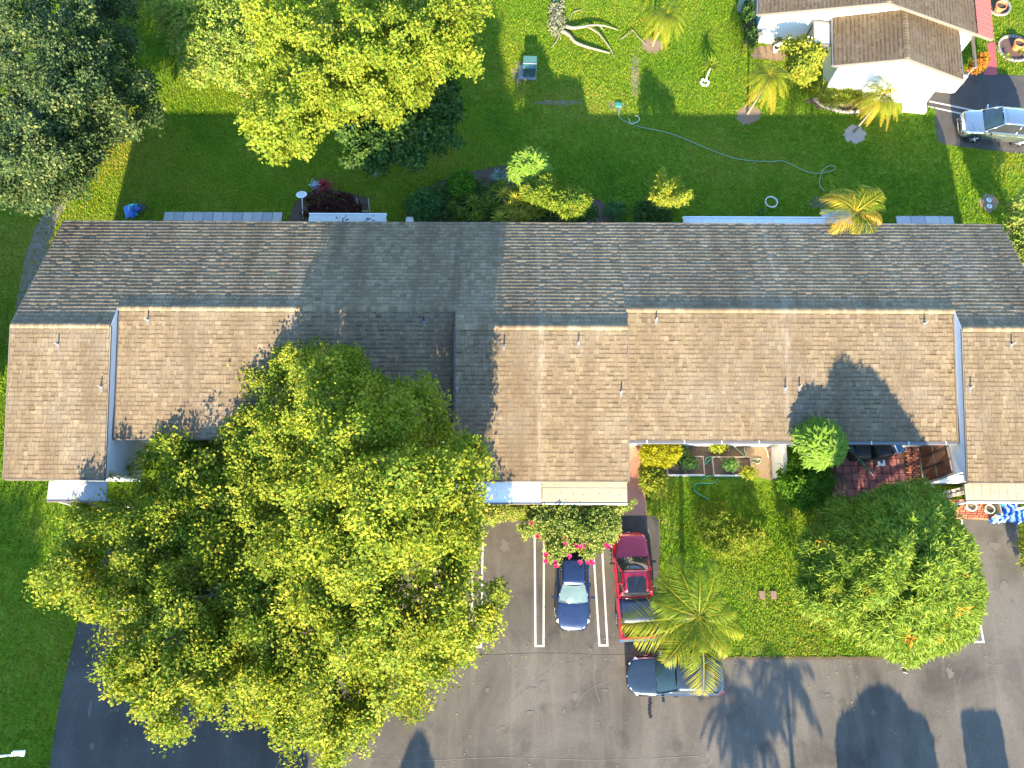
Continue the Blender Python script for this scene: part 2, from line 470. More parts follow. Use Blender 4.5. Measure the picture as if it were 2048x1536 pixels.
# planting soil strip along back wall
for px in ([(575, 446), (590, 405), (640, 372), (735, 395), (740, 446)], [(805, 446), (830, 388), (905, 350), (1010, 330), (1090, 370), (1200, 400), (1250, 446)]):
    ps = W(px); b = B(); b.sheet(ps, 0.006); struct(b.build('planting_soil', M['soil'])); EXCL.append(ps)
# mulch rings round palms and lids
def ring_px(u, v, rx, ry, n=26, j=0.2):
    return [(u + rx * (1 + random.uniform(-j, j)) * math.cos(2 * math.pi * k / n), v + ry * (1 + random.uniform(-j, j)) * math.sin(2 * math.pi * k / n)) for k in range(n)]
for (u, v, rx, ry, mm) in [(1496, 230, 25, 19, 'mulch'), (1709, 268, 22, 18, 'concrete'), (1304, 92, 24, 14, 'mulch'), (1977, 406, 18, 18, 'mulch'), (1640, 405, 24, 11, 'dirt'),
                         (1270, 150, 8, 44, 'dirt'), (1232, 212, 18, 10, 'dirt'), (1118, 205, 50, 5, 'dirt'), (1040, 145, 16, 22, 'dirt'), (2027, 98, 31, 27, 'mulch_dark'), (1998, 14, 20, 18, 'mulch_dark'), (1690, 195, 72, 32, 'mulch_dark'), (1545, 105, 45, 16, 'mulch')]:
    pr = W(ring_px(u, v, rx, ry)); b = B(); b.sheet(pr, 0.008 + 0.001 * random.random()); struct(b.build('mulch_bed', M[mm]))
    if rx > 10 and ry > 6 and mm != 'dirt': EXCL.append(pr)
# brick and paver courtyard of unit four
pv0 = W([(1660, 872), (1805, 872), (1812, 1010), (1660, 1010)])
b = B(); b.sheet(pv0, 0.006); pat = struct(b.build('paved_courtyard', M['soil'])); EXCL.append(pv0)
x0, x1 = pv0[0][0], pv0[1][0]; y1, y0 = pv0[0][1], pv0[2][1]
pm = None
nx = int((x1 - x0) / 0.42); ny = int((y1 - y0) / 0.42)
protos = []
for k in range(3):
    q = B(); s_ = 0.2; q.hexa([(-s_, -s_, 0), (s_, -s_, 0), (s_, s_, 0), (-s_, s_, 0), (-s_ + .015, -s_ + .015, .045), (s_ - .015, -s_ + .015, .045), (s_ - .015, s_ - .015, .045), (-s_ + .015, s_ - .015, .045)])
    me_ = bpy.data.meshes.new('paver'); me_.from_pydata(q.v, [], q.f); me_.materials.append(plain('paver_red%d' % k, [(0.24, 0.085, 0.075), (0.20, 0.075, 0.07), (0.29, 0.11, 0.09)][k], 0.85, var=0.25, scale=5, bump=.3)); protos.append(me_)
for i in range(nx):
    for j in range(ny):
        o = bpy.data.objects.new('paver', random.choice(protos)); o.location = (x0 + .21 + i * .42 + random.uniform(-.008, .008), y0 + .21 + j * .42 + random.uniform(-.008, .008), .006 + random.uniform(0, .008))
        o.rotation_euler = (0, 0, random.uniform(-.02, .02)); link(o, pat)
bk0 = W([(1806, 872), (1834, 872), (1848, 1012), (1814, 1012)])
b = B(); b.sheet(bk0, 0.007); brk = struct(b.build('brick_path', M['soil'])); EXCL.append(bk0)
q = B(); q.hexa([(-.14, -.045, 0), (.14, -.045, 0), (.14, .045, 0), (-.14, .045, 0), (-.133, -.038, .05), (.133, -.038, .05), (.133, .038, .05), (-.133, .038, .05)])
bms = []
for k, cc in enumerate([(0.40, 0.13, 0.07), (0.33, 0.11, 0.07), (0.46, 0.20, 0.12)]):
    me_ = bpy.data.meshes.new('brick'); me_.from_pydata(q.v, [], q.f); me_.materials.append(plain('brick%d' % k, cc, .85, var=.25, scale=8, bump=.3)); bms.append(me_)
P0, P1, P2, P3 = [Vector((p[0], p[1], 0)) for p in bk0]
nr = 33; n_b = 0
for j in range(nr):
    t = (j + .5) / nr; a = P0.lerp(P3, t); c = P1.lerp(P2, t); wdt = (c - a).length; nb = max(2, int(wdt / .29))
    for i in range(nb):
        s_ = (i + .5 + (.0 if j % 2 else .25)) / (nb + .25)
        o = bpy.data.objects.new('brick', random.choice(bms)); p = a.lerp(c, s_); o.location = (p.x, p.y, .008 + random.uniform(0, .008)); o.rotation_euler = (0, 0, random.uniform(-.04, .04)); link(o, brk); n_b += 1
# pale concrete walk by the bronze doors
cw = W([(1834, 872), (1853, 872), (1868, 990), (1862, 1012), (1850, 1012)])
b = B(); b.prism(cw, 0.0, 0.06); struct(b.build('concrete_step', M['stucco_cream'])); EXCL.append(cw)
# brick apron beside the right hand parking
ba = W([(1862, 1000), (2038, 996), (2038, 1043), (1890, 1036)])
b = B(); b.sheet(ba, 0.0195); apr = struct(b.build('brick_apron', M['brick'])); EXCL.append(ba)
A0, A1, A2, A3 = [Vector((p[0], p[1], 0)) for p in ba]
for j in range(9):
    t = (j + .5) / 9
    for i in range(13):
        s_ = (i + .5 + .25 * (j % 2)) / 13.4
        p = A0.lerp(A1, s_).lerp(A3.lerp(A2, s_), t)
        o = bpy.data.objects.new('brick', random.choice(bms)); o.location = (p.x, p.y, .018 + random.uniform(0, .008)); o.rotation_euler = (0, 0, random.uniform(-.04, .04)); link(o, apr)
# slabs laid behind the row on the left, and broken slabs on the right
for k, (u0, u1, n, v0, v1) in enumerate([(330, 566, 12, 425, 447), (1790, 1905, 4, 433, 452), (1640, 1700, 3, 420, 450)]):
    rt = None
    sl = W([(u0, v0), (u1, v0 + 1), (u1, v1), (u0, v1)]); b = B(); b.sheet(sl, .005); rt = struct(b.build('slab_walk', M['soil'])); EXCL.append(sl)
    xa, xb = sl[0][0], sl[1][0]; ya, yb = sl[2][1], sl[0][1]
    for i in range(n):
        w_ = (xb - xa) / n; q = B(); j_ = .015
        q.hexa([(xa + i * w_ + j_, ya, 0), (xa + (i + 1) * w_ - j_, ya, 0), (xa + (i + 1) * w_ - j_, yb + random.uniform(-.03, .03), 0), (xa + i * w_ + j_, yb, 0),
                (xa + i * w_ + j_, ya, .06), (xa + (i + 1) * w_ - j_, ya, .06), (xa + (i + 1) * w_ - j_, yb, .06 + random.uniform(0, .015)), (xa + i * w_ + j_, yb, .06)])
        q.build('slab', plain('slab%d' % (i % 3), [(.36, .36, .36), (.31, .32, .33), (.40, .39, .37)][i % 3], .9, var=.2, scale=4, bump=.3), rt)

# ------------------------------------------------------------------ townhouse row
XL, X12, X23, X34, X45, XR = -24.65, -19.77, -2.78, 5.67, 22.14, 26.75
YB, ZB, YR, PB, YF, YR2, YF2 = 20.96, 3.55, 13.92, 0.273, 6.68, 15.01, 8.735
ZR = ZB + PB * (YB - YR); ZR2 = ZB + PB * (YB - YR2); ZF = ZR - PB * (YR - YF); ZF2 = ZR2 - PB * (YR2 - YF2)
row_loc = Vector((1.0, 14.0, 0.0))
row = thing('townhouse_row', row_loc, 'long low townhouse row with tan shingle roof and stepped ridge lines', 'building')
UNITS = [(XL, X12, YR, ZR, YF, ZF), (X12, X23, YR2, ZR2, YF2, ZF2), (X23, X34, YR, ZR, YF, ZF), (X34, X45, YR2, ZR2, YF2, ZF2), (X45, XR, YR, ZR, YF, ZF)]
TH = 0.12
def slope_deck(name, x0, x1, ya, za, yb, zb):
    b = B(); b.hexa([(x0, yb, zb - TH), (x1, yb, zb - TH), (x1, ya, za - TH), (x0, ya, za - TH), (x0, yb, zb - .004), (x1, yb, zb - .004), (x1, ya, za - .004), (x0, ya, za - .004)])
    return b.build(name, M['deck'], row, origin=row_loc)

def shingle_arrays(x0, x1, ya, za, yb, zb, course=0.215, tab=0.27, lip=0.004, thick=0.012, lf=0.28, low=.14, liptone=-.36, seed=1):
    """tabs laid in courses from the lower edge (yb,zb) up to the ridge (ya,za)"""
    r = np.random.default_rng(seed)
    A = np.array([0, ya, za]); Bv = np.array([0, yb, zb]); S = A - Bv; L = np.linalg.norm(S); S /= L
    N = np.cross([1, 0, 0], S); N = N if N[2] > 0 else -N
    nc = int(round(L / course)); course = L / nc
    recs = []
    for j in range(nc):
        x = x0 + r.uniform(-tab, 0)
        while x < x1:
            w = tab * r.uniform(0.55, 1.35)
            xa, xb = max(x, x0), min(x + w, x1)
            if xb - xa > 0.03: recs.append((xa, xb, j, r.random()))
            x += w
    R = np.array(recs); n = len(R)
    xa, xb, j, rd = R.T
    gap = 0.006
    xa = xa + gap; xb = xb - gap
    s0 = j * course + np.where(rd > .5, 0.0, -0.012) + r.normal(0, .004, n)      # butt end
    s1 = (j + 1) * course + 0.02
    s0 = np.maximum(s0, -0.03); s1 = np.minimum(s1, L)
    sm = s0 + (s1 - s0) * (lf * (.8 + .4 * r.random(n)))
    h = thick * (0.75 + 0.5 * r.random(n))
    hl = h + lip * np.where(r.random(n) < low, .3, .9 + .12 * r.random(n))
    def pt(x, s, e): return Bv[None] + np.stack([x, 0 * x, 0 * x], 1) + s[:, None] * S[None] + e[:, None] * N[None]
    z0 = np.zeros(n)
    Vv = np.stack([pt(xa, s0, z0), pt(xb, s0, z0), pt(xa, s0, hl), pt(xb, s0, hl), pt(xa, sm, h * .75), pt(xb, sm, h * .75), pt(xa, s1, z0 + .001), pt(xb, s1, z0 + .001), pt(xa, sm, z0), pt(xb, sm, z0)], 1)
    F = np.array([[0, 1, 3, 2], [2, 3, 5, 4], [4, 5, 7, 6], [0, 2, 4, 8], [1, 9, 5, 3], [8, 4, 6, 8], [9, 7, 5, 9]])[:5]
    if np.cross(Vv[0, 5] - Vv[0, 4], Vv[0, 6] - Vv[0, 4])[2] < 0: F = F[:, ::-1]
    Fq = (np.arange(n)[:, None, None] * 10 + F[None]).reshape(-1, 4)
    tone = np.clip(0.60 + 0.075 * r.normal(size=n) + np.where(rd > .62, .06, -.03), 0, 1)
    tt = np.repeat(tone[:, None], 5, 1); lt = np.where(r.random(n) < .6, liptone, liptone * .2); tt[:, 1] = np.clip(tone + lt, 0, 1); tt[:, 0] = np.clip(tone + lt * .6, 0, 1)
    return Vv, F, Fq, tt, R

def cover(x0, x1, ya, za, yb, zb, parent, mat, seed, named=0, origin=None, Mx=None, course=.215, tab=.27, **kw):
    Vv, F, Fq, tone, R = shingle_arrays(x0, x1, ya, za, yb, zb, seed=seed, course=course, tab=tab, **kw)
    n = len(Vv); sel = np.zeros(n, bool)
    if named:
        order = np.argsort(R[:, 2] + 0.001 * R[:, 0])
        sel[order[:named]] = True
    if Mx is not None:
        A_ = np.array(Mx.to_3x3()); Vv = Vv @ A_.T + np.array(Mx.translation)
    idx = np.where(sel)[0]
    for i in idx:                       # nearest shingles: each an object of its own
        c = Vv[i].mean(0)
        o = mesh('shingle', Vv[i] - c, [tuple(f) for f in F.tolist()], mat, parent, tone=tone[i])
        o.location = Vector(c.tolist()) - Vector(origin)
    rest = np.where(~sel)[0]
    V2 = Vv[rest].reshape(-1, 3); F2 = (np.arange(len(rest))[:, None, None] * 10 + F[None]).reshape(-1, 4)
    mesh('shingles', V2, F2, mat, parent, tone=tone[rest].ravel(), origin=origin, kind='stuff')

decks = []
named = [0, 0, 300, 0, 0]
for k, (x0, x1, yr, zr, yf, zf) in enumerate(UNITS):
    d = slope_deck('front_roof', x0, x1, yr, zr, yf, zf)
    cover(x0, x1, yr, zr, yf, zf, d, M['shingle'], 11 + k, named[k], row_loc, course=.222, tab=.25)
    e = slope_deck('rear_roof', x0, x1, yr, zr, YB, ZB)
    cover(x0, x1, yr, zr, YB, ZB, e, M['shingle'], 31 + k, 0, row_loc, course=.236, tab=.31, lip=.020, thick=.003, lf=.42, liptone=.25, low=.10)
    decks.append((d, e))
    # ridge tiles
    q = B(); w_ = .17
    prof = [(-.155, -.05), (-.07, .028), (0, .042), (.07, .028), (.155, -.05)]
    for s_, dz in ((0, 0.0), (1, .016)):
        q.v += [(s_ * .235 - .1175, y, z + dz) for y, z in prof]
    q.f += [(i, i + 1, i + 6, i + 5) for i in range(4)] + [(5, 6, 7, 8, 9)]
    mv = []
    for c3 in range(3):
        m_ = bpy.data.meshes.new('ridge_tile'); m_.from_pydata(q.v, [], [f[::-1] for f in q.f]); at = m_.attributes.new('tone', 'FLOAT', 'FACE'); at.data.foreach_set('value', np.full(len(m_.polygons), [.55, .75, .9][c3], np.float32)); m_.materials.append(M['shingle']); mv.append(m_)
    nt = int((x1 - x0) / .225); st = (x1 - x0) / nt
    for i in range(nt):
        o = bpy.data.objects.new('ridge_tile', random.choice(mv)); o.location = (x0 + (i + .5) * st - row_loc.x, yr - row_loc.y + random.uniform(-.006, .006), zr + .012); link(o, d)

# walls
b = B()
for k, (x0, x1, yr, zr, yf, zf) in enumerate(UNITS):
    inset = .35 if k in (0,) else 0
    xa = x0 + (.35 if k == 0 else (.02 if k in (2,) else -.02 if k in (1, 3) else .02)); xb = x1 - (.35 if k == 4 else .02 if k in (0, 2) else -.02)
    ya, yb_ = yf + .55, YB - .55
    pr = [(ya, 0), (yb_, 0), (yb_, ZB + PB * .55 - TH - .01), (yr, zr - TH - .01), (ya, zf + PB * .55 - TH - .01)]
    q = B(); vs = [(xa, y, z) for y, z in pr] + [(xb, y, z) for y, z in pr]
    q.add(vs, [(4, 3, 2, 1, 0), (5, 6, 7, 8, 9)] + [(i, (i + 1) % 5, 5 + (i + 1) % 5, 5 + i) for i in range(5)])
    q.build('unit_wall', M['stucco_grey'] if k in (0, 2, 4) else M['stucco'], row, origin=row_loc)
# gable parapets between the stepped units (white stucco strips; the inner two darkened to read as shadow)
for (xw, s_) in ((X12, 1), (X45, -1), (X23, -1), (X34, 1)):
    q = B(); xa, xb = (xw - .01, xw + .045) if s_ > 0 else (xw - .045, xw + .01)
    pr = [(YF + .05, ZF - TH + .01 - .14), (YR2, ZR2 - .3), (YR2, ZR2 + .0), (YR, ZR - .03), (YF + .05, ZF - .03)]
    q.add([(xa, y, z) for y, z in pr] + [(xb, y, z) for y, z in pr], [(4, 3, 2, 1, 0), (5, 6, 7, 8, 9)] + [(i, (i + 1) % 5, 5 + (i + 1) % 5, 5 + i) for i in range(5)])
    q.build('gable_trim', M['stucco_grey'] if xw in (X12, X45) else M['fascia'], row, origin=row_loc)
    q = B(); q.add([(xb - .004 if s_ > 0 else xa - .02, y, z - .07) for y, z in ((YF, ZF), (YR, ZR))] + [(xb + .02 if s_ > 0 else xa + .004, y, z - .07) for y, z in ((YR, ZR), (YF, ZF))]
                   + [(xb - .004 if s_ > 0 else xa - .02, y, z + .025) for y, z in ((YF, ZF), (YR, ZR))] + [(xb + .02 if s_ > 0 else xa + .004, y, z + .025) for y, z in ((YR, ZR), (YF, ZF))],
                   [(3, 2, 1, 0), (4, 5, 6, 7), (0, 1, 5, 4), (1, 2, 6, 5), (2, 3, 7, 6), (3, 0, 4, 7)])
    q.build('rake_flashing', M['fascia'], row, origin=row_loc)
    # metal flashing lying where the lower roof meets the wall
    q = B(); xo = xb if s_ > 0 else xa
    lo = [(YR2 - .3, ZR2 - PB * .3), (YF2, ZF2)]
    if s_ > 0: xa2, xb2 = xo, xo + .07
    else: xa2, xb2 = xo - .07, xo
    q.hexa([(xa2, lo[1][0], lo[1][1] + .02), (xb2, lo[1][0], lo[1][1] + .02), (xb2, lo[0][0], lo[0][1] + .02), (xa2, lo[0][0], lo[0][1] + .02), (xa2, lo[1][0], lo[1][1] + .05), (xb2, lo[1][0], lo[1][1] + .035), (xb2, lo[0][0], lo[0][1] + .035), (xa2, lo[0][0], lo[0][1] + .05)])
    q.build('valley_flashing', M['fascia'], row, origin=row_loc)
# fascia boards and gutters
for k, (x0, x1, yr, zr, yf, zf) in enumerate(UNITS):
    q = B(); q.box(x0, x1, yf - .05, yf - .005, zf - .22, zf - .02); q.build('fascia', M['fascia'], row, origin=row_loc)
    q = B(); q.box(x0, x1, YB + .005, YB + .05, ZB - .22, ZB - .02); q.build('fascia', M['wood_pale'] if k in (0, 3) else M['fascia'], row, origin=row_loc)
q = B(); q.box(X34 + .1, X45 - .08, YF2 - .17, YF2 - .06, ZF2 - .14, ZF2 - .03)
gt = q.build('gutter', M['gutter'], row, origin=row_loc)
for i in range(9):
    x = X34 + 1.0 + i * 1.85; q = B(); q.box(x, x + .05, YF2 - .19, YF2 + .05, ZF2 - .028, ZF2 - .016); q.build('gutter_strap', M['alu'], gt, origin=row_loc)
for xe, s_ in ((XL, -1), (XR, 1)):
    for (ya, za, yb_, zb_) in ((YR, ZR, YF, ZF), (YR, ZR, YB, ZB)):
        q = B(); xa, xb = (xe - .05, xe - .004) if s_ < 0 else (xe + .004, xe + .05)
        lo, hi = (yb_, zb_), (ya, za)
        if lo[0] > hi[0]: lo, hi = hi, lo
        q.hexa([(xa, lo[0], lo[1] - .2), (xb, lo[0], lo[1] - .2), (xb, hi[0], hi[1] - .2), (xa, hi[0], hi[1] - .2), (xa, lo[0], lo[1] + .01), (xb, lo[0], lo[1] + .01), (xb, hi[0], hi[1] + .01), (xa, hi[0], hi[1] + .01)])
        q.build('rake_board', M['fascia'], row, origin=row_loc)
# vent pipes with lead boots
def roof_point(u, v):
    for it in range(1):
        z = 4.0
        for _ in range(20):
            p = G(u, v, z); k = next(i for i, U in enumerate(UNITS) if U[0] <= p.x <= U[1] or i == 4)
            U = UNITS[k]; z = U[3] - PB * (U[2] - p.y)
    return G(u, v, z), k
for (u, v) in [(117, 690), (203, 775), (296, 641), (587, 775), (848, 641), (1008, 692), (1157, 688), (914, 778), (1242, 786), (1312, 641), (1848, 648), (1570, 778), (1598, 775), (2022, 690), (1940, 776)]:
    p, k = roof_point(u, v)
    q = B(); q.tube([p - Vector((0, 0, .05)), p + Vector((0, 0, .34))], .038, 10)
    vp = q.build('vent_pipe', M['black'] if u in (848, 1008) else M['wood'], row, origin=row_loc)
    q = B()
    for sgn in (0,):
        q.hexa([(p.x - .05, p.y - .20, p.z - .20 * PB + .016), (p.x + .05, p.y - .20, p.z - .20 * PB + .016), (p.x + .1, p.y + .1, p.z + .1 * PB + .016), (p.x - .1, p.y + .1, p.z + .1 * PB + .016),
                (p.x - .045, p.y - .19, p.z - .20 * PB + .03), (p.x + .045, p.y - .19, p.z - .20 * PB + .03), (p.x + .09, p.y + .09, p.z + .1 * PB + .036), (p.x - .09, p.y + .09, p.z + .1 * PB + .036)])
    q.build('lead_boot', M['gutter'], vp, origin=row_loc)
# leaf litter gathered in the valley beside the middle unit
q = B()
for i in range(260):
    y = random.uniform(8.9, 14.4); x = X23 - .06 - abs(random.gauss(0, .10)); z = ZR2 - PB * (YR2 - y) + .035
    a = random.uniform(0, 6.28); r_ = random.uniform(.04, .08)
    q.add([(x + r_ * math.cos(a + t), y + r_ * math.sin(a + t), z + random.uniform(0, .03)) for t in (0, 1.6, 3.14, 4.7)], [(0, 1, 2, 3)])
o = q.build('leaf_litter', plain('dead_leaves', (.13, .085, .05), .9, var=.4, scale=20), row, origin=row_loc, kind='stuff')

# awnings over the entries
def awning(x0, x1, yA, yB2, zA, zB2, mat, seams, name='entry_awning'):
    q = B(); q.hexa([(x0, yB2, zB2 - .08), (x1, yB2, zB2 - .08), (x1, yA, zA - .08), (x0, yA, zA - .08), (x0, yB2, zB2), (x1, yB2, zB2), (x1, yA, zA), (x0, yA, zA)])
    a = q.build(name, mat, row, origin=row_loc)
    sl = (zA - zB2) / (yA - yB2)
    for s_ in seams:
        q = B(); x = x0 + (x1 - x0) * s_; q.hexa([(x - .012, yB2 + .01, zB2 + .002), (x + .012, yB2 + .01, zB2 + .002), (x + .012, yA - .01, zA + .002), (x - .012, yA - .01, zA + .002), (x - .012, yB2 + .01, zB2 + .018), (x + .012, yB2 + .01, zB2 + .018), (x + .012, yA - .01, zA + .018), (x - .012, yA - .01, zA + .018)])
        q.build('seam', mat, a, origin=row_loc)
    q = B(); q.box(x0 - .01, x1 + .01, yB2 - .06, yB2 - .004, zB2 - .16, zB2 + .03); q.build('edge_channel', M['fascia'] if mat is not M['awn_cream'] else M['wood_pale'], a, origin=row_loc)
    for i in range(7):
        x = x0 + (x1 - x0) * ((i + .5) / 7 + random.uniform(-.03, .03)); y = yB2 + (yA - yB2) * random.uniform(.40, .55); z = zB2 + (y - yB2) * sl
        q = B(); q.lathe([(.022, 0), (.026, .008), (.012, .016)], (x, y, z), 8); q.build('screw_cap', M['fascia'], a, origin=row_loc)
    return a
awning(X23 - .3, 1.44, YF - .02, YF - 1.0, 3.12, 2.95, M['awn_white'], [.33, .66])
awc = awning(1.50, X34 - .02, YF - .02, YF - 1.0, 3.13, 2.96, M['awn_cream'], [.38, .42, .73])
q = B(); q.box(1.51, X34 - .03, YF - .30, YF - .285, 3.082, 3.096); q.build('lap_joint', M['wood'], awc, origin=row_loc)
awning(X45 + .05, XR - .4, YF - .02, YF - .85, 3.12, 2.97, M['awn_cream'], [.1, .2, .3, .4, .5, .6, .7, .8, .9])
awning(XL + 1.9, X12 - .1, YF - .02, YF - .95, 3.0, 2.85, plain('awning_grey', (.27, .275, .27), .5, var=.08), [.5])
# posts under the awnings
for x in (X23, 1.45, X34 - .1, X45 + .1, XR - .5, XL + 2.0, X12 - .2):
    q = B(); q.box(x - .05, x + .05, YF - .9, YF - .8, 0, 2.8); q.build('awning_post', M['white_plastic'], row, origin=row_loc)
# rear porch roofs of aluminium pan
for (u0, u1, v0, n) in ((613, 771, 429, 1), (1365, 1690, 436, 9)):
    xa, xb = G(u0 + 3, 440, 2.7).x, G(u1, 440, 2.7).x; yA = YB - .1; yB_ = G((u0 + u1) / 2, v0, 2.55).y
    w_ = (xb - xa) / n; pr_ = None
    for i in range(n):
        q = B(); q.hexa([(xa + i * w_ + .006, yA, 2.68), (xa + (i + 1) * w_ - .006, yA, 2.68), (xa + (i + 1) * w_ - .006, yB_, 2.5), (xa + i * w_ + .006, yB_, 2.5), (xa + i * w_ + .006, yA, 2.74), (xa + (i + 1) * w_ - .006, yA, 2.74), (xa + (i + 1) * w_ - .006, yB_, 2.56), (xa + i * w_ + .006, yB_, 2.56)])
        q.build('porch_roof_panel', M['alu'], row, origin=row_loc)
    q = B(); q.box(xa - .02, xb + .02, yB_ + .006, yB_ + .07, 2.42, 2.59); q.build('porch_fascia', M['white_plastic'], row, origin=row_loc)
    for x in (xa + .05, xb - .12):
        q = B(); q.box(x, x + .07, yB_ - .12, yB_ - .05, 0, 2.45); q.build('porch_post', M['white_plastic'], row, origin=row_loc)
    q = B()
    if n == 1:
        for i in range(60):
            x = xa + (xb - xa) * random.choice([random.gauss(.45, .05), random.gauss(.78, .05)]); y = random.uniform(yA + .1, yB_ - .1); r_ = random.uniform(.03, .07); a = random.uniform(0, 6)
            z = 2.74 - (y - yA) * (.18 / (yB_ - yA)) + .008
            q.add([(x + r_ * math.cos(a + t), y + r_ * math.sin(a + t), z) for t in (0, 1.3, 3, 4.4)], [(0, 1, 2, 3)])
        q.build('fallen_leaves', M['soil'], row, origin=row_loc, kind='stuff')
# bronze sliding doors in the side wall of the end unit
xd = X45 - .03
door = B(); door.box(xd - .03, xd, YF + .7, YF2 + 1.2, .08, 2.55); dg = door.build('patio_door', M['bronze_glass'], row, origin=row_loc)
for y in (YF + .68, YF + 1.35, YF + 2.0, YF + 2.65, YF2 + 1.2):
    q = B(); q.box(xd - .09, xd - .034, y - .04, y + .04, .06, 2.6); q.build('door_stile', M['bronze'], dg, origin=row_loc)
for z in (.05, 1.25, 2.52):
    q = B(); q.box(xd - .08, xd - .036, YF + .66, YF2 + 1.2, z, z + .07); q.build('door_rail', M['wood'], dg, origin=row_loc)
q = B(); q.add([(xd - .036, YF + 1.0, .1), (xd - .036, YF + 1.3, .1), (xd - .036, YF + 2.5, 2.3), (xd - .036, YF + 1.7, 2.3)], [(0, 1, 2, 3)])
q.build('curtain', plain('brown_curtain', (.33, .15, .08), .8), dg, origin=row_loc)
# back windows are hidden; front windows of the middle units
for (x, y) in ((9, YF2 + .52), (-15.5, YF2 + .52), (-12, YF2 + .52), (17, YF2 + .52), (0, YF + .52), (4, YF + .52)):
    q = B(); q.box(x - .9, x + .9, y - .05, y + .02, .9, 2.2); w_ = q.build('window', M['bronze_glass'], row, origin=row_loc)
    q = B()
    q.box(x - .96, x - .9, y - .07, y + .02, .84, 2.26).box(x + .9, x + .96, y - .07, y + .02, .84, 2.26).box(x - .9, x + .9, y - .07, y + .02, 2.2, 2.26).box(x - .9, x + .9, y - .07, y + .02, .84, .9)
    q.build('window_frame', M['white_plastic'], w_, origin=row_loc)
EXCL.append([(XL + .3, YF + .5), (XR - .3, YF + .5), (XR - .3, YB - .4), (XL + .3, YB - .4)])
# ------------------------------------------------------------------ neighbour house
HY = math.radians(-7.6)
h_loc = Vector((23.6, 32.24, 0))
house = thing('neighbour_house', h_loc, 'white stucco house with brown shingled gables and a red metal roof edge', 'house', rz=HY)
MH = Matrix.Translation(h_loc) @ Matrix.Rotation(HY, 4, 'Z')
def gable_roof(xc, hw, y0, y1, ze, zr, named, seed, tab=.30, course=.235):
    out = []
    pit = (zr - ze) / hw
    for s in (-1, 1):
        q = B(); xe = xc + s * hw
        q.hexa([(xe, y0, ze - .13), (xc, y0, zr - .13), (xc, y1, zr - .13), (xe, y1, ze - .13), (xe, y0, ze - .004), (xc, y0, zr - .004), (xc, y1, zr - .004), (xe, y1, ze - .004)])
        d = q.build('roof', M['deck'], house)
        # shingles are made along local y : swap axes with a matrix
        Vv, F, Fq, tone, R = shingle_arrays(y0, y1, 0.0, zr, -hw, ze, seed=seed + s, lip=.012, thick=.012, liptone=-.5, course=course, tab=tab)
        V = Vv.copy(); X = V[..., 0].copy(); Yv = V[..., 1].copy()
        V[..., 0] = xc - s * Yv; V[..., 1] = X
        if np.cross(V[0, 5] - V[0, 4], V[0, 6] - V[0, 4])[2] < 0: F = F[:, ::-1]
        n = len(V); sel = np.zeros(n, bool)
        if named: sel[np.argsort(R[:, 0] * .6 + R[:, 2] * .02)[:named]] = True
        for i in np.where(sel)[0]:
            c = V[i].mean(0)
            o = mesh('shingle', V[i] - c, [tuple(f) for f in F.tolist()], M['shingle_house'], d, tone=tone[i] * .62); o.location = c.tolist()
        rest = np.where(~sel)[0]
        mesh('shingles', V[rest].reshape(-1, 3), (np.arange(len(rest))[:, None, None] * 10 + F[None]).reshape(-1, 4), M['shingle_house'], d, tone=(tone[rest] * .62).ravel(), kind='stuff')
        out.append(d)
    # ridge tiles
    nt = int((y1 - y0) / .24)
    for i in range(nt):
        q = B(); y = y0 + (i + .5) * .24
        pr = [(-.19, -.19 * pit + .005), (-.08, .035), (0, .05), (.08, .035), (.19, -.19 * pit + .005)]
        q.add([(xc + a, y - .12, zr + z + .02) for a, z in pr] + [(xc + a, y + .125, zr + z) for a, z in pr], [(i_, i_ + 1, i_ + 6, i_ + 5) for i_ in range(4)] + [(4, 3, 2, 1, 0)])
        o = q.build('ridge_tile', M['shingle_house'], out[0]); at = o.data.attributes.new('tone', 'FLOAT', 'FACE'); at.data.foreach_set('value', np.full(5, random.choice([.45, .6, .7]), np.float32))
    for s in (-1, 1):
        q = B(); xe = xc + s * hw
        q.hexa([(xe, y0 - .06, ze - .17), (xc, y0 - .06, zr - .17), (xc, y0 - .004, zr - .17), (xe, y0 - .004, ze - .17), (xe, y0 - .06, ze + .015), (xc, y0 - .06, zr + .015), (xc, y0 - .004, zr + .015), (xe, y0 - .004, ze + .015)])
        q.build('rake_board', M['fascia'], house)
        q = B(); xa, xb = (xe - .1, xe - .005) if s < 0 else (xe + .005, xe + .1); q.box(xa, xb, y0, y1, ze - .16, ze - .03); q.build('gutter', M['gutter'], house)
    return out
gable_roof(0, 3.89, 0.0, 3.8, 2.6, 3.72, 150, 51)
mr = gable_roof(-1.43, 7.23, 3.2, 15.0, 2.8, 4.62, 150, 61)
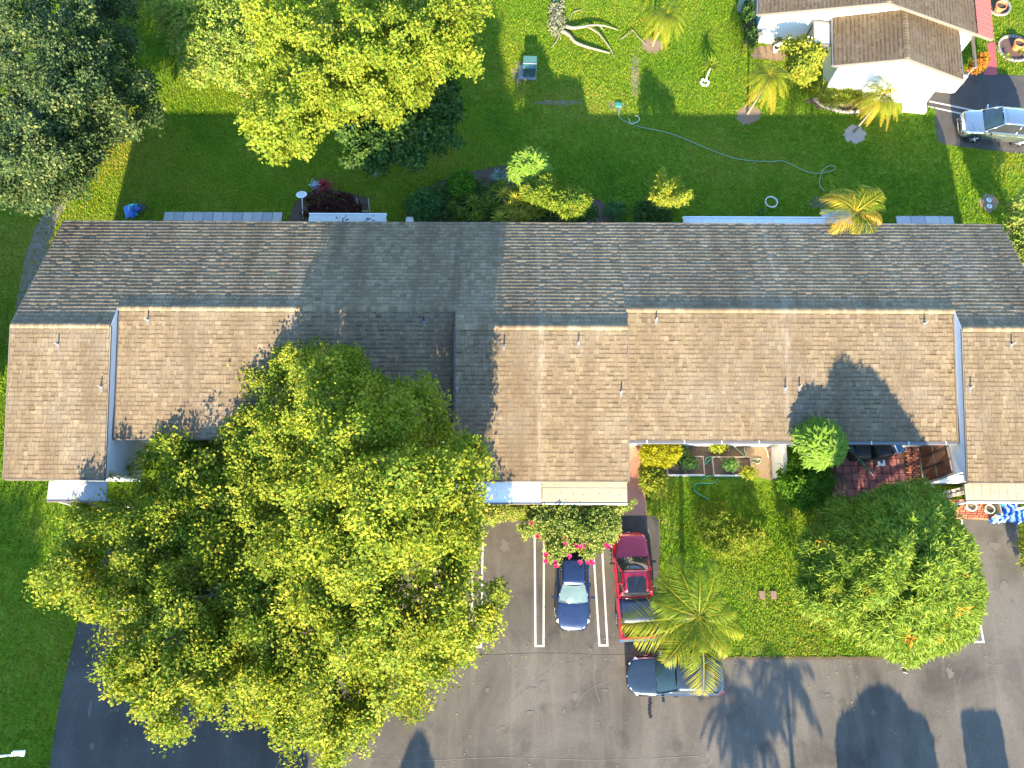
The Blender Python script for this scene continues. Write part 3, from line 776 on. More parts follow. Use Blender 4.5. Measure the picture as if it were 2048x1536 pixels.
# red metal pans over the right eave
pit = (4.62 - 2.8) / 7.23
for i in range(20):
    y = 3.15 + i * .42
    xa, xb = 4.72, 5.86; za, zb = 2.8 + (5.8 - xa) * pit + .05, 2.8 + (5.8 - xb) * pit + .05
    q = B(); q.hexa([(xa, y, za), (xb, y, zb), (xb, y + .40, zb), (xa, y + .40, za), (xa, y, za + .02), (xb, y, zb + .02), (xb, y + .40, zb + .02), (xa, y + .40, za + .02)])
    q.box(0, 0, 0, 0, 0, 0) if False else None
    pn = q.build('metal_pan', M['red_metal'], house)
    q = B(); q.hexa([(xa, y + .4, za), (xb, y + .4, zb), (xb, y + .425, zb), (xa, y + .425, za), (xa, y + .4, za + .06), (xb, y + .4, zb + .06), (xb, y + .425, zb + .06), (xa, y + .425, za + .06)])
    q.build('rib', M['red_metal'], pn)
def gable_wall(xa, xb, y, th, xc, hw, ze, zr, mat):
    pz = lambda x: zr - abs(x - xc) * (zr - ze) / hw - .14
    pts = [(xa, 0), (xb, 0), (xb, pz(xb))] + ([(xc, pz(xc))] if xa < xc < xb else []) + [(xa, pz(xa))]
    n = len(pts); q = B(); q.add([(x, y, z) for x, z in pts] + [(x, y + th, z) for x, z in pts], [tuple(range(n)), tuple(range(2 * n - 1, n - 1, -1))] + [((i + 1) % n, i, n + i, n + (i + 1) % n) for i in range(n)])
    return q.build('wall', mat, house)
gable_wall(-3.5, 2.95, .08, .2, 0, 3.89, 2.6, 3.72, M['stucco'])
gable_wall(-8.2, 5.0, 3.82, .2, -1.43, 7.23, 2.8, 4.62, M['stucco'])
side_green = plain('stucco_pale_green', (.52, .58, .46), .85, var=.06, scale=2)
q = B(); q.box(-3.5, -3.3, .29, 3.81, 0, 2.62); q.build('wall', side_green, house)
q = B(); q.box(2.75, 2.95, .29, 3.81, 0, 2.7); q.build('wall', M['stucco'], house)
q = B(); q.box(-8.2, -8.0, 4.03, 15, 0, 2.75); q.build('wall', plain('stucco_sage', (.30, .40, .38), .85, var=.06, scale=2), house)
q = B(); q.box(4.8, 5.0, 4.03, 15, 0, 2.85); q.build('wall', M['stucco'], house)
q = B(); q.box(-8.2, 5, 14.7, 14.9, 0, 2.6); q.build('wall', M['stucco'], house)
# buttress at the foot of the garage wall
q = B(); q.box(1.55, 2.95, -.62, .07, 0, .32); q.build('plinth', M['stone_edge'] if False else M['stucco'], house)
# framed side canopy left of the garage
q = B()
cx0, cx1, cy0, cy1 = -5.05, -3.92, 1.75, 3.65
for (xa, xb, ya, yb_) in ((cx0, cx1, cy0, cy0 + .09), (cx0, cx1, cy1 - .09, cy1), (cx0, cx0 + .09, cy0 + .09, cy1 - .09), (cx1 - .09, cx1, cy0 + .09, cy1 - .09)):
    q.box(xa, xb, ya, yb_, 2.25, 2.36)
cf = q.build('canopy_frame', M['fascia'], house)
for i in range(3):
    ya = cy0 + .1 + i * .575; q = B(); q.box(cx0 + .1, cx1 - .1, ya, ya + .55, 2.27, 2.30); q.build('canopy_panel', M['awn_white'], cf)
for (x, y) in ((cx0 + .05, cy0 + .05), (cx0 + .05, cy1 - .05)):
    q = B(); q.box(x - .04, x + .04, y - .04, y + .04, 0, 2.25); q.build('canopy_post', M['fascia'], cf)
# green round plaque on the left wall and a downlight on the gable
q = B(); q.tube([(-8.22, 4.6, 1.5), (-8.26, 4.6, 1.5)], .3, 20); q.build('wall_plaque', M['teal'], house)
q = B(); q.lathe([(.07, 0), (.1, .06), (.08, .14), (.03, .17)], (-6.2, 3.7, 2.55), 12); q.build('wall_lamp', M['white_plastic'], house)
# porch on the right: grey panel wall, white beam, posts
q = B(); q.box(3.3, 4.95, 1.3, 1.42, 0, 1.55); q.build('porch_screen', plain('grey_board', (.33, .34, .35), .8, var=.2, scale=3), house)
for i in range(8):
    q = B(); q.box(3.3 + i * .205, 3.3 + i * .205 + .19, 1.27, 1.297, .05, 1.5); q.build('screen_board', plain('grey_board', (.33, .34, .35)), house)
q = B(); q.box(4.9, 5.02, 1.3, 3.8, 2.2, 2.35); q.build('porch_beam', M['fascia'], house)
q = B(); q.box(4.9, 5.0, 1.45, 1.55, 0, 2.2); q.build('porch_post', M['fascia'], house)
q = B(); q.box(2.97, 4.9, 1.5, 3.8, 0, .12); q.build('porch_floor', M['concrete'], house)
hp = [(-8.3, 3.7), (5.1, 3.7), (5.1, 15), (-8.3, 15)]; EXCL.append([(MH @ Vector((x, y, 0))).to_tuple()[:2] for x, y in hp])
EXCL.append([(MH @ Vector((x, y, 0))).to_tuple()[:2] for x, y in [(-3.6, 0), (3.0, 0), (5.0, 1.2), (5, 3.8), (-3.6, 3.8)]])
# red walk
rw = W([(1966, 150), (1980, 118), (1972, 88), (1990, 84), (1994, 150)]); b = B(); b.prism(rw, 0, .03); struct(b.build('red_walk', plain('red_concrete', (.36, .07, .07), .75, var=.12))); EXCL.append(rw)

# ------------------------------------------------------------------ vegetation
def unit(a): return a / (np.linalg.norm(a, axis=-1, keepdims=True) + 1e-9)

def leaf_quads(P, L, Wd, normal, tang, droop=0.0):
    """diamond leaves: P base point, L length, Wd width"""
    n = len(P); normal = unit(normal); tang = unit(tang - (tang * normal).sum(1, keepdims=True) * normal); bi = np.cross(normal, tang)
    L = np.broadcast_to(L, (n,))[:, None]; Wd = np.broadcast_to(Wd, (n,))[:, None]
    mid = P + tang * L * .45 + normal * L * .04
    tip = P + tang * L - np.array([0, 0, 1.]) * L * droop
    V = np.stack([P, mid + bi * Wd * .5, tip, mid - bi * Wd * .5], 1)
    return V

def crown_pts(outline, zfun, n, rng, pad=0.0):
    o = np.asarray(outline, float); lo, hi = o.min(0), o.max(0); out = []
    tot = 0
    while tot < n:
        p = rng.uniform(lo, hi, (n * 2, 2)); p = p[pip(o, p)]; out.append(p); tot += len(p)
    p = np.concatenate(out)[:n]; e = edge_dist(o, p)
    return p, e

def lumps(p, seeds, rad):
    """bumpy canopy: height of the closest dome of a set of domes"""
    d = np.full(len(p), 9.0)
    for s_ in seeds:
        d = np.minimum(d, np.hypot(p[:, 0] - s_[0], p[:, 1] - s_[1]) / (rad * s_[2]))
    return np.sqrt(np.clip(1 - d * d, 0, 1))

def foliage(centers, per, spread, L, Wd, rng, up=0.6, style='rand', tone0=0.5, tvar=0.2, ctone=None):
    n = len(centers); C = np.repeat(centers, per, 0); m = len(C)
    if style == 'whorl':
        ang = np.tile(np.arange(per) / per * 2 * np.pi, n) + np.repeat(rng.uniform(0, 6.28, n), per) + rng.normal(0, .2, m)
        ax = unit(np.repeat(rng.normal(0, .35, (n, 3)) + [0, -.25, 1], per, 0))
        ref = unit(np.cross(ax, [[1., 0.2, 0]])); bi = np.cross(ax, ref)
        rad = ref * np.cos(ang)[:, None] + bi * np.sin(ang)[:, None]
        el = rng.uniform(-.35, .55, m)[:, None]
        tang = rad * np.cos(el) + ax * np.sin(el); normal = ax * np.cos(el) - rad * np.sin(el)
        P = C + rng.normal(0, spread * .15, (m, 3)) + tang * .03
        V = leaf_quads(P, L * rng.uniform(.7, 1.2, m), Wd * rng.uniform(.8, 1.2, m), normal, tang, droop=.15)
    else:
        P = C + unit(rng.normal(0, 1, (m, 3))) * (rng.random((m, 1)) ** .42) * spread * 1.5 * np.array([1, 1, .7]) * np.repeat(rng.uniform(.65, 1.3, (n, 1)), per, 0)
        normal = unit(rng.normal(0, 1, (m, 3)) * (1 - up) * .8 + np.repeat(rng.normal(0, .35, (n, 3)), per, 0) + np.array([0, -.65, .9]) * up)
        tang = rng.normal(0, 1, (m, 3))
        s = rng.uniform(.5, 1.4, m)
        V = leaf_quads(P - unit(tang) * .0, L * s, Wd * s, normal, tang, droop=.1)
    ct = np.repeat(rng.normal(0, tvar * .6, n) if ctone is None else ctone, per)
    tone = np.clip(tone0 + ct + rng.normal(0, tvar, m), 0, 1)
    return V, tone

def branches(q, base, fork, targets, r0, rng):
    q.tube(smooth_path([base, base.lerp(fork, .5) + Vector((rng.normal(0, .1), rng.normal(0, .1), 0)), fork], 3), [r0 * (1.25 - .45 * i / 6) for i in range(7)], 8)
    for t_ in targets:
        t_ = Vector(t_); m_ = fork.lerp(t_, .5) + Vector((rng.normal(0, .25), rng.normal(0, .25), rng.normal(0, .2) + .15))
        pth = smooth_path([fork - Vector((0, 0, .2)), m_, t_], 4); k = len(pth)
        q.tube(pth, [r0 * .55 * (1 - .85 * i / (k - 1)) for i in range(k)], 5, cap=False)

def quads_mesh(name, V, mat, parent, tone, origin, kind=None):
    n = len(V); F = np.arange(n * 4).reshape(n, 4)
    return mesh(name, V.reshape(-1, 3), F, mat, parent, tone=tone, origin=origin, kind=kind)

def big_tree(name, outline, zfun, base_px, label, cat, mat, n_cl, per, L, Wd, seed, r0=.22, group=None, inner=.5, nl=26, lump_px=70, lump_h=1.0, style='rand', up=.62, spread=.28, tone0=.5, tvar=.2, bark=None, fork_h=.35, depth=2.0, base_w=None, nlimb=14, tonefn=None):
    rng = np.random.default_rng(seed)
    base = Vector(base_w) if base_w else G(*base_px)
    rt = thing(name, base, label, cat, group)
    p, e = crown_pts(outline, zfun, n_cl, rng)
    o = np.asarray(outline, float)
    seeds = []
    sp, _ = crown_pts(outline, zfun, nl, rng)
    seeds = [(s_[0], s_[1], rng.uniform(.6, 1.35)) for s_ in sp]
    lm = lumps(p, seeds, lump_px)
    keep = (e > 7) | (rng.random(len(p)) < .55)
    keep &= (lm > .05) | (rng.random(len(p)) < .45)
    p, e, lm = p[keep], e[keep], lm[keep]
    z = zfun(p[:, 0], p[:, 1], e) + lm * lump_h + rng.normal(0, .12 + .12 * lump_h, len(p))
    top = GA(p[:, 0], p[:, 1], np.maximum(z, .3))
    # inner leaves lower down, pulled in towards the crown's middle
    k = int(len(p) * inner); idx = rng.integers(0, len(p), k)
    dz = rng.uniform(.2 * depth, depth, k) * np.clip(e[idx] / 60, .25, 1)
    inn = top[idx].copy(); inn[:, 2] = np.maximum(inn[:, 2] - dz, .25)
    C = np.concatenate([top, inn])
    tn = None
    V, tone = foliage(C, per, spread, L, Wd, rng, up, style, tone0, tvar)
    if tonefn is not None: tone = np.clip(tone + np.repeat(tonefn(C, rng), per), 0, 1)
    loc = base
    quads_mesh('crown', V, mat, rt, tone, loc)
    q = B(); cen = top.mean(0); h = cen[2]
    fork = Vector((base.x + (cen[0] - base.x) * .35, base.y + (cen[1] - base.y) * .35, max(.35, h * fork_h)))
    ti = rng.integers(0, len(inn), nlimb) if len(inn) else []
    tg = [inn[i] for i in ti]
    branches(q, base - Vector((0, 0, .05)), fork, tg, r0, rng)
    if r0 > .2:                                   # finer twigs forking off the limbs and showing between the sprays
        for i in rng.integers(0, len(top), nlimb * 3):
            a_ = Vector(top[i].tolist()); b_ = Vector(min(tg, key=lambda w: (Vector(w.tolist()) - a_).length).tolist())
            if (a_ - b_).length < 1.6: q.tube([b_, a_.lerp(b_, .5) + Vector((0, 0, .1)), a_ + Vector((0, 0, .02))], [.035, .025, .01], 4, cap=False)
    q.build('trunk', bark or M['bark'], rt, smooth=True, origin=loc)
    return rt

def dome(z0, z1, R):
    def f(u, v, e):
        x = np.clip(e / R, 0, 1); return z0 + (z1 - z0) * np.sqrt(1 - (1 - x) ** 2)
    return f

GRN = {}
GRN['big'] = leaf_mat('leaf_golden_green', [(0.0, (.055, .115, .012)), (.35, (.125, .185, .016)), (.7, (.255, .27, .024)), (1.0, (.38, .33, .04))], .4)
GRN['olive'] = leaf_mat('leaf_dark_olive', [(0.0, (.012, .030, .009)), (.5, (.034, .064, .018)), (.85, (.095, .125, .036)), (1.0, (.16, .18, .05))], .22, .55, .15)
GRN['lime'] = leaf_mat('leaf_lime', [(0.0, (.055, .12, .012)), (.4, (.135, .20, .016)), (.8, (.24, .265, .024)), (1.0, (.33, .30, .04))], .42)
GRN['pale'] = leaf_mat('leaf_pale', [(0.0, (.08, .15, .02)), (.5, (.20, .28, .045)), (.9, (.30, .34, .06)), (1.0, (.32, .22, .10))], .4)
GRN['dark'] = leaf_mat('leaf_deep_green', [(0.0, (.015, .045, .010)), (.5, (.035, .085, .016)), (1.0, (.10, .15, .02))], .3, .55, .15)
GRN['mango'] = leaf_mat('leaf_mango', [(0.0, (.035, .09, .010)), (.45, (.13, .205, .018)), (.78, (.25, .30, .035)), (.95, (.36, .37, .06)), (1.0, (.55, .22, .02))], .3, .55, .15)
GRN['papaya'] = leaf_mat('leaf_papaya', [(0.0, (.06, .14, .015)), (.6, (.15, .25, .03)), (1.0, (.28, .33, .06))], .35)
GRN['shrub'] = leaf_mat('leaf_shrub', [(0.0, (.025, .085, .006)), (.5, (.06, .15, .008)), (1.0, (.13, .20, .014))], .35)
GRN['yellow'] = leaf_mat('leaf_yellow', [(0.0, (.08, .13, .008)), (.4, (.24, .25, .010)), (1.0, (.42, .34, .012))], .4)
GRN['palm'] = leaf_mat('leaf_palm', [(0.0, (.06, .13, .012)), (.5, (.16, .215, .018)), (.85, (.29, .27, .02)), (1.0, (.42, .28, .03))], .42, .55, .10)
GRN['palm_old'] = leaf_mat('leaf_palm_gold', [(0.0, (.05, .11, .010)), (.4, (.16, .20, .015)), (.8, (.34, .29, .02)), (1.0, (.42, .24, .05))], .42)
GRN['bromel'] = leaf_mat('leaf_blade', [(0.0, (.05, .11, .012)), (.5, (.15, .19, .016)), (1.0, (.34, .28, .03))], .35)
GRN['fern'] = leaf_mat('leaf_fern', [(0.0, (.02, .07, .02)), (.6, (.06, .15, .035)), (1.0, (.12, .20, .05))], .35)
GRN['red'] = leaf_mat('leaf_crimson', [(0.0, (.10, .008, .018)), (.6, (.28, .020, .045)), (1.0, (.45, .10, .09))], .3)
GRN['maroon'] = leaf_mat('leaf_maroon', [(0.0, (.025, .008, .010)), (.6, (.06, .018, .016)), (1.0, (.07, .09, .02))], .25)
GRN['croton'] = leaf_mat('leaf_croton', [(0.0, (.06, .09, .01)), (.5, (.34, .16, .015)), (1.0, (.48, .07, .02))], .3)
GRN['grass'] = leaf_mat('grass_blade', [(0.0, (.045, .14, .010)), (.5, (.135, .24, .014)), (.85, (.26, .30, .02)), (1.0, (.34, .27, .06))], .35, .7, .04)

# --- the large golden-green tree in front of the row
BT = [(505, 700), (530, 745), (570, 685), (640, 680), (700, 690), (735, 740), (780, 780), (850, 745), (885, 800), (905, 850), (960, 860), (998, 915), (990, 960), (960, 1010), (950, 1060), (965, 1100), (940, 1150), (1010, 1160), (1014, 1200), (1000, 1250),
      (985, 1290), (945, 1290), (948, 1325), (900, 1330), (925, 1390), (870, 1370), (845, 1400), (850, 1450), (790, 1420), (790, 1400), (755, 1430), (730, 1500), (690, 1500), (700, 1536), (640, 1560), (645, 1500), (580, 1530), (550, 1480), (540, 1440), (490, 1440), (460, 1450), (430, 1420),
      (360, 1470), (300, 1475), (310, 1430), (270, 1430), (275, 1380), (215, 1390), (230, 1350), (190, 1350), (210, 1300), (175, 1280), (200, 1240), (150, 1215), (150, 1180), (85, 1200), (50, 1150), (110, 1145), (85, 1105), (140, 1090), (90, 1050), (140, 1010), (100, 1000), (190, 985), (215, 930), (270, 905), (310, 870), (350, 860), (380, 800), (400, 760), (430, 775), (440, 720), (470, 710)]
def z_big(u, v, e):
    x = np.clip(e / 150, 0, 1); rim = np.sqrt(1 - (1 - x) ** 2)
    hill = np.exp(-((u - 800) / 230) ** 2 - ((v - 960) / 300) ** 2)
    left = np.clip((620 - u) / 160, 0, 1)
    zl = np.clip(1.5 + (v - 870) * .0048, 1.3, 3.7) + .6 * rim
    return (3.4 + 1.6 * rim + 5.6 * hill * (.45 + .55 * rim)) * (1 - left) + zl * left
big_tree('shade_tree', BT, z_big, None, 'huge golden green shade tree spreading over parking and roof, largest tree', 'tree', GRN['big'], 2800, 74, .148, .108, 3, r0=.34, inner=.55, nl=210, lump_px=34, lump_h=1.8, base_w=(-9.5, .8, 0), depth=3.0, nlimb=70, spread=.38, tvar=.17, tone0=.52, bark=M['bark'])

# --- dark tree top left
DT = [(-60, -60), (265, -60), (258, 30), (275, 90), (262, 130), (300, 150), (300, 190), (325, 215), (335, 240), (300, 275), (265, 260), (220, 262), (200, 280), (205, 300), (180, 315), (175, 355), (140, 365), (110, 400), (60, 415), (0, 400), (-60, 420)]
big_tree('dark_tree', DT, dome(2.2, 7.5, 220), None, 'dark olive green tree with dusty leaves beside the dirt path', 'tree', GRN['olive'], 800, 75, .16, .105, 4, r0=.3, inner=.55, nl=60, lump_px=42, lump_h=1.7, base_w=(-32, 30, 0), depth=3.0, spread=.36, tvar=.26, tone0=.5, nlimb=20)
# --- lime tree top centre
LT = [(470, -60), (975, -60), (972, 40), (955, 95), (960, 130), (900, 120), (870, 160), (850, 195), (820, 190), (820, 225), (765, 245), (735, 220), (690, 225), (665, 250), (640, 245), (615, 285), (560, 310), (530, 312), (490, 270), (482, 240), (510, 190), (545, 130), (520, 80), (490, 40)]
big_tree('lime_tree', LT, dome(4.2, 9.0, 130), None, 'bright lime green tree with dense crown behind the row', 'tree', GRN['lime'], 850, 70, .16, .12, 5, r0=.28, inner=.55, nl=70, lump_px=32, lump_h=1.9, base_w=(-7.5, 37, 0), depth=3.0, spread=.34, tvar=.16, tone0=.58, nlimb=20)
# --- lower dark green tree in shade under it
UT = [(660, 235), (720, 210), (770, 235), (830, 190), (850, 150), (905, 145), (930, 215), (905, 245), (925, 290), (880, 300), (855, 315), (835, 350), (795, 320), (760, 345), (720, 335), (685, 330), (690, 290), (660, 280)]
big_tree('small_tree', UT, dome(1.6, 3.4, 80), (752, 352), 'deep green small tree standing in shade below the lime tree', 'tree', GRN['dark'], 560, 22, .19, .13, 6, r0=.12, inner=.7, nl=26, lump_px=34, lump_h=.5, depth=1.2, spread=.22, nlimb=10)
# --- pale creeper covered mound
CT = [(255, -60), (520, -60), (540, 60), (530, 130), (520, 170), (480, 190), (455, 185), (430, 160), (380, 175), (350, 120), (330, 60), (290, 55)]
big_tree('creeper_mound', CT, dome(.6, 2.6, 90), (420, 90), 'pale green creeper covered bush between dark tree and lime tree', 'bush', GRN['pale'], 1000, 20, .17, .10, 7, r0=.1, inner=.4, nl=36, lump_px=36, lump_h=.45, depth=.8, spread=.22, tone0=.5, tvar=.22, nlimb=8)
# --- mango tree
MT = [(1700, 1000), (1745, 985), (1800, 965), (1850, 960), (1895, 990), (1910, 1025), (1935, 1070), (1950, 1100), (1960, 1140), (1972, 1160), (1965, 1230), (1940, 1280), (1900, 1300), (1860, 1310), (1820, 1335), (1800, 1318), (1760, 1310), (1730, 1285), (1680, 1270), (1660, 1245), (1630, 1240), (1600, 1215), (1590, 1170), (1610, 1130), (1595, 1100), (1615, 1060), (1640, 1020), (1665, 995)]
def mt_tone(C, rng):
    t = rng.normal(0, .05, len(C)); hot = rng.random(len(C)) < .008; t[hot] += .6; return t
def z_mango(u, v, e):
    x = np.clip(e / 120, 0, 1); rim = np.sqrt(1 - (1 - x) ** 2); hill = np.exp(-((u - 1835) / 130) ** 2 - ((v - 1110) / 120) ** 2)
    lo_ = np.clip((u - 1660) / 110, 0, 1)
    return 1.0 + (1.9 + 2.0 * lo_) * rim + 1.9 * hill * rim
big_tree('mango_tree', MT, z_mango, (1745, 1165), 'rounded mango tree with narrow leaf whorls and orange new shoots', 'tree', GRN['mango'], 4200, 12, .34, .07, 8, r0=.2, inner=.5, nl=70, lump_px=30, lump_h=.8, style='whorl', depth=1.5, spread=.2, tone0=.5, tvar=.12, nlimb=16, tonefn=mt_tone)
# --- papaya-leaved tree and round shrub by the courtyard
RS = [(1560, 935), (1575, 915), (1600, 905), (1640, 905), (1662, 930), (1668, 960), (1662, 995), (1640, 1012), (1610, 1020), (1580, 1010), (1562, 985), (1555, 960)]
big_tree('round_shrub', RS, dome(.7, 2.0, 45), (1612, 965), 'rounded glossy green shrub between white wall and courtyard', 'shrub', GRN['shrub'], 1700, 7, .13, .075, 9, r0=.06, inner=.6, nl=26, lump_px=20, lump_h=.22, depth=1.0, spread=.11, nlimb=8, tvar=.15)
# --- yellow shrub by the entry walk, green skirt below
YS = [(1282, 895), (1300, 882), (1335, 880), (1362, 890), (1360, 915), (1340, 935), (1310, 930), (1290, 935), (1278, 915)]
big_tree('yellow_shrub', YS, dome(1.0, 1.9, 30), (1318, 918), 'bright yellow leaved shrub at the corner of the entry walk', 'shrub', GRN['yellow'], 900, 7, .10, .055, 10, r0=.05, inner=.6, nl=18, lump_px=16, lump_h=.2, depth=.9, spread=.09, nlimb=8)
YS2 = [(1278, 930), (1300, 928), (1322, 938), (1334, 955), (1330, 985), (1312, 995), (1290, 985), (1280, 965)]
big_tree('golden_shrub', YS2, dome(.6, 1.3, 25), (1305, 965), 'yellow green bush just below the bright yellow shrub', 'shrub', GRN['lime'], 700, 7, .11, .06, 11, r0=.04, inner=.6, nl=14, lump_px=15, lump_h=.15, depth=.7, spread=.09, nlimb=6, tone0=.7)
# --- bougainvillea over the parked sedan
BG = [(1060, 1000), (1090, 995), (1130, 985), (1240, 1000), (1268, 1000), (1272, 1015), (1235, 1030), (1240, 1060), (1232, 1080), (1215, 1095), (1190, 1105), (1180, 1130), (1165, 1105), (1140, 1100), (1120, 1130), (1090, 1120), (1092, 1090), (1070, 1070), (1045, 1082), (1030, 1060), (1050, 1040)]
bg = big_tree('bougainvillea', BG, dome(1.3, 2.5, 45), (1150, 1010), 'sprawling bougainvillea with magenta flowers overhanging the blue sedan', 'shrub', leaf_mat('leaf_bougainvillea', [(0.0, (.05, .11, .015)), (.5, (.15, .20, .03)), (1.0, (.32, .33, .09))], .35), 2300, 7, .12, .075, 12, r0=.06, inner=.6, nl=34, lump_px=24, lump_h=.25, depth=1.0, spread=.12, nlimb=14, tone0=.55, tvar=.22)
rng = np.random.default_rng(5)
for (u, v) in [(1099, 1050), (1102, 1062), (1129, 1077), (1130, 1088), (1153, 1092), (1160, 1094), (1168, 1090), (1092, 1110), (1092, 1122), (1110, 1125), (1112, 1132), (1138, 1112), (1160, 1124), (1182, 1122), (1176, 1126), (1214, 1063), (1075, 1073), (1062, 1046), (1212, 1090), (1218, 1093), (1135, 1030), (1205, 1045), (1108, 1022), (1185, 1125)]:
    p = G(u, v, 2.62) - bg.location
    nb = 14; vs = [tuple(p)]; fs = []
    for k in range(nb):
        a = 2.4 * k; e = rng.uniform(-.2, 1.2); d = Vector((math.cos(a) * math.cos(e), math.sin(a) * math.cos(e), math.sin(e))); sd_ = Vector((-math.sin(a), math.cos(a), .2)); L_ = rng.uniform(.10, .17)
        i0 = len(vs); vs += [tuple(p + d * L_ * .6 + sd_ * .05), tuple(p + d * L_), tuple(p + d * L_ * .6 - sd_ * .05)]; fs.append((0, i0, i0 + 1, i0 + 2))
    mesh('flower_cluster', vs, fs, M['pink'], bg)
# low hedge left of it
HG = [(960, 998), (1062, 998), (1060, 1022), (1030, 1040), (1000, 1042), (985, 1050), (962, 1046), (950, 1010)]
big_tree('flowering_hedge', HG, dome(.5, .95, 20), (1005, 1015), 'low yellowish flowering hedge below the white awning', 'hedge', GRN['pale'], 900, 7, .10, .05, 13, r0=.03, inner=.4, nl=16, lump_px=18, lump_h=.12, depth=.4, spread=.1, nlimb=8, tone0=.75)
# --- sparse pale shrub in the lawn
PS = [(1385, 1035), (1400, 1015), (1430, 1005), (1455, 1012), (1470, 1035), (1500, 1045), (1530, 1065), (1545, 1085), (1520, 1110), (1480, 1118), (1440, 1115), (1410, 1090), (1395, 1065)]
big_tree('lawn_shrub', PS, dome(.25, 1.0, 55), (1462, 1068), 'loose pale shrub with feathery leaves growing in the front lawn', 'shrub', GRN['lime'], 620, 9, .20, .06, 14, r0=.04, inner=.3, nl=16, lump_px=28, lump_h=.3, style='whorl', depth=.5, spread=.14, nlimb=10, tone0=.55)
# --- back yard plants
big_tree('bed_foliage', [(825, 425), (835, 392), (905, 352), (960, 360), (985, 365), (1040, 372), (1085, 385), (1130, 400), (1195, 412), (1200, 443), (880, 443)], dome(.3, 1.0, 30), (1000, 420), 'dark green mixed foliage filling the rear bed below the rosettes', 'bush', GRN['dark'], 900, 8, .2, .09, 61, r0=.04, inner=.3, nl=40, lump_px=18, lump_h=.35, depth=.4, spread=.2, nlimb=10)
big_tree('blue_green_bush', [(812, 395), (850, 378), (885, 395), (890, 415), (870, 435), (838, 442), (815, 420)], dome(.5, 1.3, 25), (850, 420), 'blue green leafy bush beside the grey vent box', 'bush', GRN['fern'], 420, 7, .22, .09, 15, r0=.04, inner=.5, nl=12, lump_px=16, lump_h=.25, depth=.6, spread=.14, nlimb=6)
big_tree('leafy_bush', [(895, 360), (915, 345), (945, 350), (955, 370), (945, 395), (915, 398), (898, 380)], dome(.5, 1.5, 22), (925, 378), 'mid green leafy bush at the edge of the back planting bed', 'bush', GRN['shrub'], 380, 7, .2, .1, 16, r0=.04, inner=.5, nl=10, lump_px=14, lump_h=.2, depth=.6, spread=.14, nlimb=6)
big_tree('lime_shrub_tree', [(1065, 350), (1100, 345), (1112, 375), (1140, 372), (1165, 380), (1182, 400), (1168, 430), (1130, 438), (1105, 420), (1070, 405), (1045, 395), (1040, 370)], dome(2.3, 3.6, 30), (1105, 425), 'lime yellow small tree with star shaped leaf sprays near back eave', 'tree', GRN['lime'], 900, 8, .24, .10, 17, r0=.06, inner=.3, nl=26, lump_px=16, lump_h=.35, style='whorl', depth=.8, spread=.15, nlimb=14, tone0=.5)
big_tree('gold_shrub_tree', [(1325, 332), (1333, 345), (1328, 358), (1345, 360), (1356, 355), (1355, 372), (1345, 385), (1365, 385), (1384, 381), (1382, 395), (1370, 408), (1335, 412), (1310, 408), (1297, 390), (1310, 385), (1312, 360)], dome(2.3, 3.6, 24), (1330, 425), 'golden upright small tree standing alone at the back eave', 'tree', GRN['lime'], 560, 8, .18, .07, 18, r0=.05, inner=.35, nl=20, lump_px=13, lump_h=.3, depth=.7, spread=.13, nlimb=12, tone0=.75)
big_tree('dark_shrub', [(1265, 410), (1290, 400), (1320, 412), (1345, 420), (1340, 442), (1270, 444)], dome(.5, 1.2, 20), (1300, 430), 'dark shrub with yellow tips at the foot of the golden tree', 'shrub', GRN['dark'], 380, 7, .15, .08, 19, r0=.03, inner=.4, nl=12, lump_px=14, lump_h=.2, depth=.5, spread=.12, nlimb=6)
big_tree('maroon_bush', [(612, 395), (640, 380), (690, 385), (715, 405), (725, 432), (700, 442), (630, 442), (605, 430)], dome(.4, 1.1, 28), (660, 420), 'dark maroon leafed planting below the crimson spiky plant', 'bush', GRN['maroon'], 520, 7, .18, .1, 20, r0=.03, inner=.4, nl=16, lump_px=16, lump_h=.25, depth=.5, spread=.15, nlimb=6)
big_tree('corner_bush', [(2012, 400), (2060, 380), (2075, 560), (2040, 520), (2030, 470), (2015, 450), (2022, 425)], dome(1.0, 2.6, 30), (2050, 460), 'yellow green bush at the right gable corner of the row', 'bush', GRN['pale'], 900, 7, .2, .08, 21, r0=.06, inner=.5, nl=20, lump_px=22, lump_h=.4, depth=1.2, spread=.2, nlimb=8, tone0=.7)
big_tree('wall_shrub', [(1570, 80), (1600, 72), (1640, 82), (1652, 100), (1640, 130), (1625, 165), (1590, 170), (1575, 140), (1580, 110), (1560, 98)], dome(1.0, 2.4, 28), (1612, 138), 'yellow green open shrub against the white side wall', 'shrub', GRN['lime'], 620, 7, .19, .12, 22, r0=.05, inner=.3, nl=22, lump_px=15, lump_h=.35, depth=.8, spread=.15, nlimb=12, tone0=.75)
big_tree('orange_croton', [(1935, 140), (1950, 115), (1970, 100), (1980, 120), (1975, 135), (1950, 146)], dome(.3, .8, 18), (1955, 130), 'orange and green croton bush beside the red walk', 'shrub', GRN['croton'], 300, 7, .14, .07, 23, r0=.03, inner=.3, nl=10, lump_px=10, lump_h=.15, depth=.3, spread=.1, nlimb=5)
big_tree('edge_plant', [(2036, 1060), (2060, 1040), (2064, 1180), (2042, 1120)], dome(.3, .8, 15), (2054, 1100), 'yellow green plant at the right edge of the parking stall', 'plant', GRN['lime'], 260, 7, .16, .06, 24, r0=.02, inner=.3, nl=8, lump_px=14, lump_h=.15, depth=.3, spread=.12, nlimb=5, tone0=.8)
